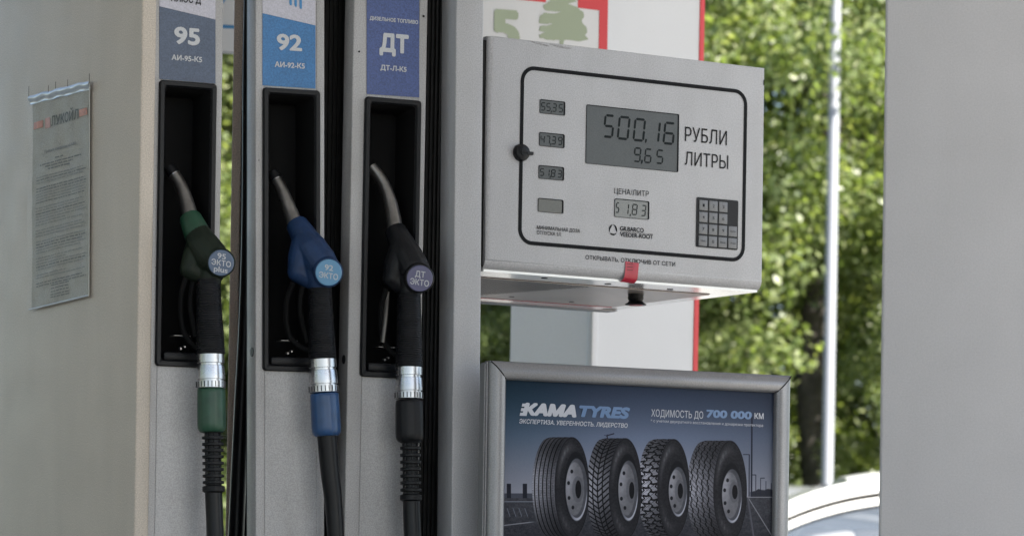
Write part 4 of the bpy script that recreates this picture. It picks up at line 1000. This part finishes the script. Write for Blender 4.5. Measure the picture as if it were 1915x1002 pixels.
def tree_meshes(seed, H, R0, trunk_r, nleaf, low=.9):
    rg = np.random.default_rng(seed); rr = random.Random(seed)
    tb = B(); tp = smoothpath([(0, 0, -.1), (.05, 0, 1.2), (-.06, .05, 2.6), (.05, 0, 4.4), (0, 0, H*.85)], 6)
    tb.tube(tp, lerpl([trunk_r*1.25, trunk_r, trunk_r*.85, trunk_r*.6, .03], len(tp)), 14)
    cl = []
    for k in range(16):
        z = rr.uniform(low+.6, H*.8); a = rr.uniform(0, 6.28); ln = rr.uniform(.5, 1)*R0*(1-.35*(z/H)); el = rr.uniform(.1, .7)
        base = Vector((0, 0, z)); q = smoothpath([base, base+Vector((math.cos(a)*ln*.5, math.sin(a)*ln*.5, ln*el*.35)), base+Vector((math.cos(a)*ln, math.sin(a)*ln, ln*el*.9))], 4)
        tb.tube(q, lerpl([trunk_r*.35, .015], len(q)), 8)
        for f in (.45, .6, .75, .9, 1.0):
            c = base+(q[-1]-base)*f; cl.append((c.x+rr.gauss(0, .3), c.y+rr.gauss(0, .3), c.z+rr.gauss(0, .3), rr.uniform(.35, .75)))
    for k in range(90):
        z = rr.uniform(low, H); m = R0*math.sqrt(max(.05, 1-((z-H*.45)/(H*.6))**2)); a = rr.uniform(0, 6.28); r = m*math.sqrt(rr.uniform(.1, 1))
        cl.append((r*math.cos(a), r*math.sin(a), z, rr.uniform(.3, .7)))
    tw = tb.mesh('trunk'); cl = np.array(cl)
    pick = rg.choice(len(cl), nleaf, p=cl[:, 3]**2/np.sum(cl[:, 3]**2))
    d = rg.normal(size=(nleaf, 3)); d /= np.linalg.norm(d, axis=1)[:, None]; rad = cl[pick, 3]*rg.random(nleaf)**.45
    C = cl[pick, :3]+d*rad[:, None]*np.array([1, 1, .75]); C[:, 2] = np.maximum(C[:, 2], low*.5)
    s = rg.uniform(.020, .042, nleaf)[:, None]
    nrm = d*.5+rg.normal(size=(nleaf, 3))*.7+np.array([0, 0, .5]); nrm /= np.linalg.norm(nrm, axis=1)[:, None]
    u = np.cross(nrm, rg.normal(size=(nleaf, 3))); u /= np.linalg.norm(u, axis=1)[:, None]; v = np.cross(nrm, u)
    # leaf: rhomb folded along the midrib (four corners)
    P = np.stack([C-u*s*1.15, C+v*s*.75+nrm*s*.15, C+u*s*1.15, C-v*s*.75+nrm*s*.15], 1).reshape(-1, 3)
    me = bpy.data.meshes.new('crown'); me.vertices.add(nleaf*4); me.vertices.foreach_set('co', P.ravel())
    me.loops.add(nleaf*4); me.loops.foreach_set('vertex_index', np.arange(nleaf*4)); me.polygons.add(nleaf)
    me.polygons.foreach_set('loop_start', np.arange(nleaf)*4); me.polygons.foreach_set('loop_total', np.full(nleaf, 4)); me.update(calc_edges=True)
    at = me.attributes.new('tone', 'FLOAT', 'FACE'); tone = np.clip(.5+.28*rg.normal(size=nleaf)+.25*(rg.random(len(cl))[pick]-.5), 0, 1); at.data.foreach_set('value', tone.astype(np.float32))
    return tw, me
TM = [tree_meshes(s, h, r, t, n_, lo) for s, h, r, t, n_, lo in ((1, 9.5, 2.3, .13, 96000, .5), (2, 8.5, 2.2, .12, 90000, .5), (3, 10.5, 2.6, .15, 105000, .6), (4, 9.8, 2.3, .13, 105000, 2.6))]
def tree(i, x, y, rz, sc, label_, grp=None):
    M = Matrix.Translation((x, y, 0)) @ Matrix.Rotation(rz, 4, 'Z') @ Matrix.Scale(sc, 4)
    R = root('leafy_tree', None, label_, 'tree', grp, M=M); fr = type('K', (), {})(); fr.M = M
    link('trunk', TM[i][0], BARK, R, fr, 60 if len(TM[i][0].materials) == 0 else None); link('crown', TM[i][1], LEAF, R, fr)
xt = pt(1512, 800, 27).x
tree(3, xt, 26.0, .3, 1.0, 'leafy tree whose dark trunk stands just left of the lamp post')
tree(1, xt-2.6, 27.8, 2.0, 1.0, 'leafy tree behind the red edge of the white pillar')
tree(2, xt+1.9, 28.8, 4.0, .95, 'leafy tree right of the lamp post, beside the grey column')
HG = 'trees of the far row behind the pumps'
for i, (x, y, rz, sc) in enumerate(((-.2, 28, 1, .95), (-1.6, 27.5, 2.5, .9), (-3.8, 28.5, 3.3, 1.0))):
    tree(i % 3, x, y, rz, sc, ('leafy tree seen under the display head, left of the white pillar', 'leafy tree glimpsed through the gap right of the 95 slot', 'leafy tree hidden for the most part behind the 95 module')[i])
BACK = ['furthest left, hidden behind the side panel', 'second from the left, behind the side panel', 'behind the 95 module', 'behind the gap right of the 95 module', 'behind the diesel module', 'behind the left face of the white pillar', 'behind the display head', 'behind the gap between display head and lamp post', 'behind the lamp post and grey column']
for i in range(9):
    x = -9+i*2.4+random.uniform(-.3, .3)
    tree((i+1) % 3, x, 31.5+random.uniform(-.8, .8), i*1.3, 1.12, ['tall back-row tree, %s', ][0] % BACK[i], HG)
for i in range(5):
    tree(i % 3, -17-random.uniform(0, 2), -6+i*5.2, i*2.1, 1.0, 'leafy tree %s in the row left of the forecourt' % ('nearest the road behind the viewer', 'second', 'in the middle', 'fourth', 'farthest')[i], 'trees left of the forecourt')

for i, (x, y, sc) in enumerate(((-3.2, 27.0, .42), (-.15, 26.2, .40), (.55, 25.4, .38), (1.25, 25.0, .35), (3.1, 25.0, .36), (3.9, 25.8, .42))):
    tree((1, 2, 0)[i % 3], x, y, i*1.7, sc, 'low bushy tree %s' % ('seen through the narrow gap beside the 95 slot', 'behind the left face of the white pillar', 'behind the red edge of the white pillar', 'above the poster corner, left of the dark trunk', 'just right of the lamp post above the car', 'beside the edge of the near grey column')[i], 'low bushy trees under the tall ones')
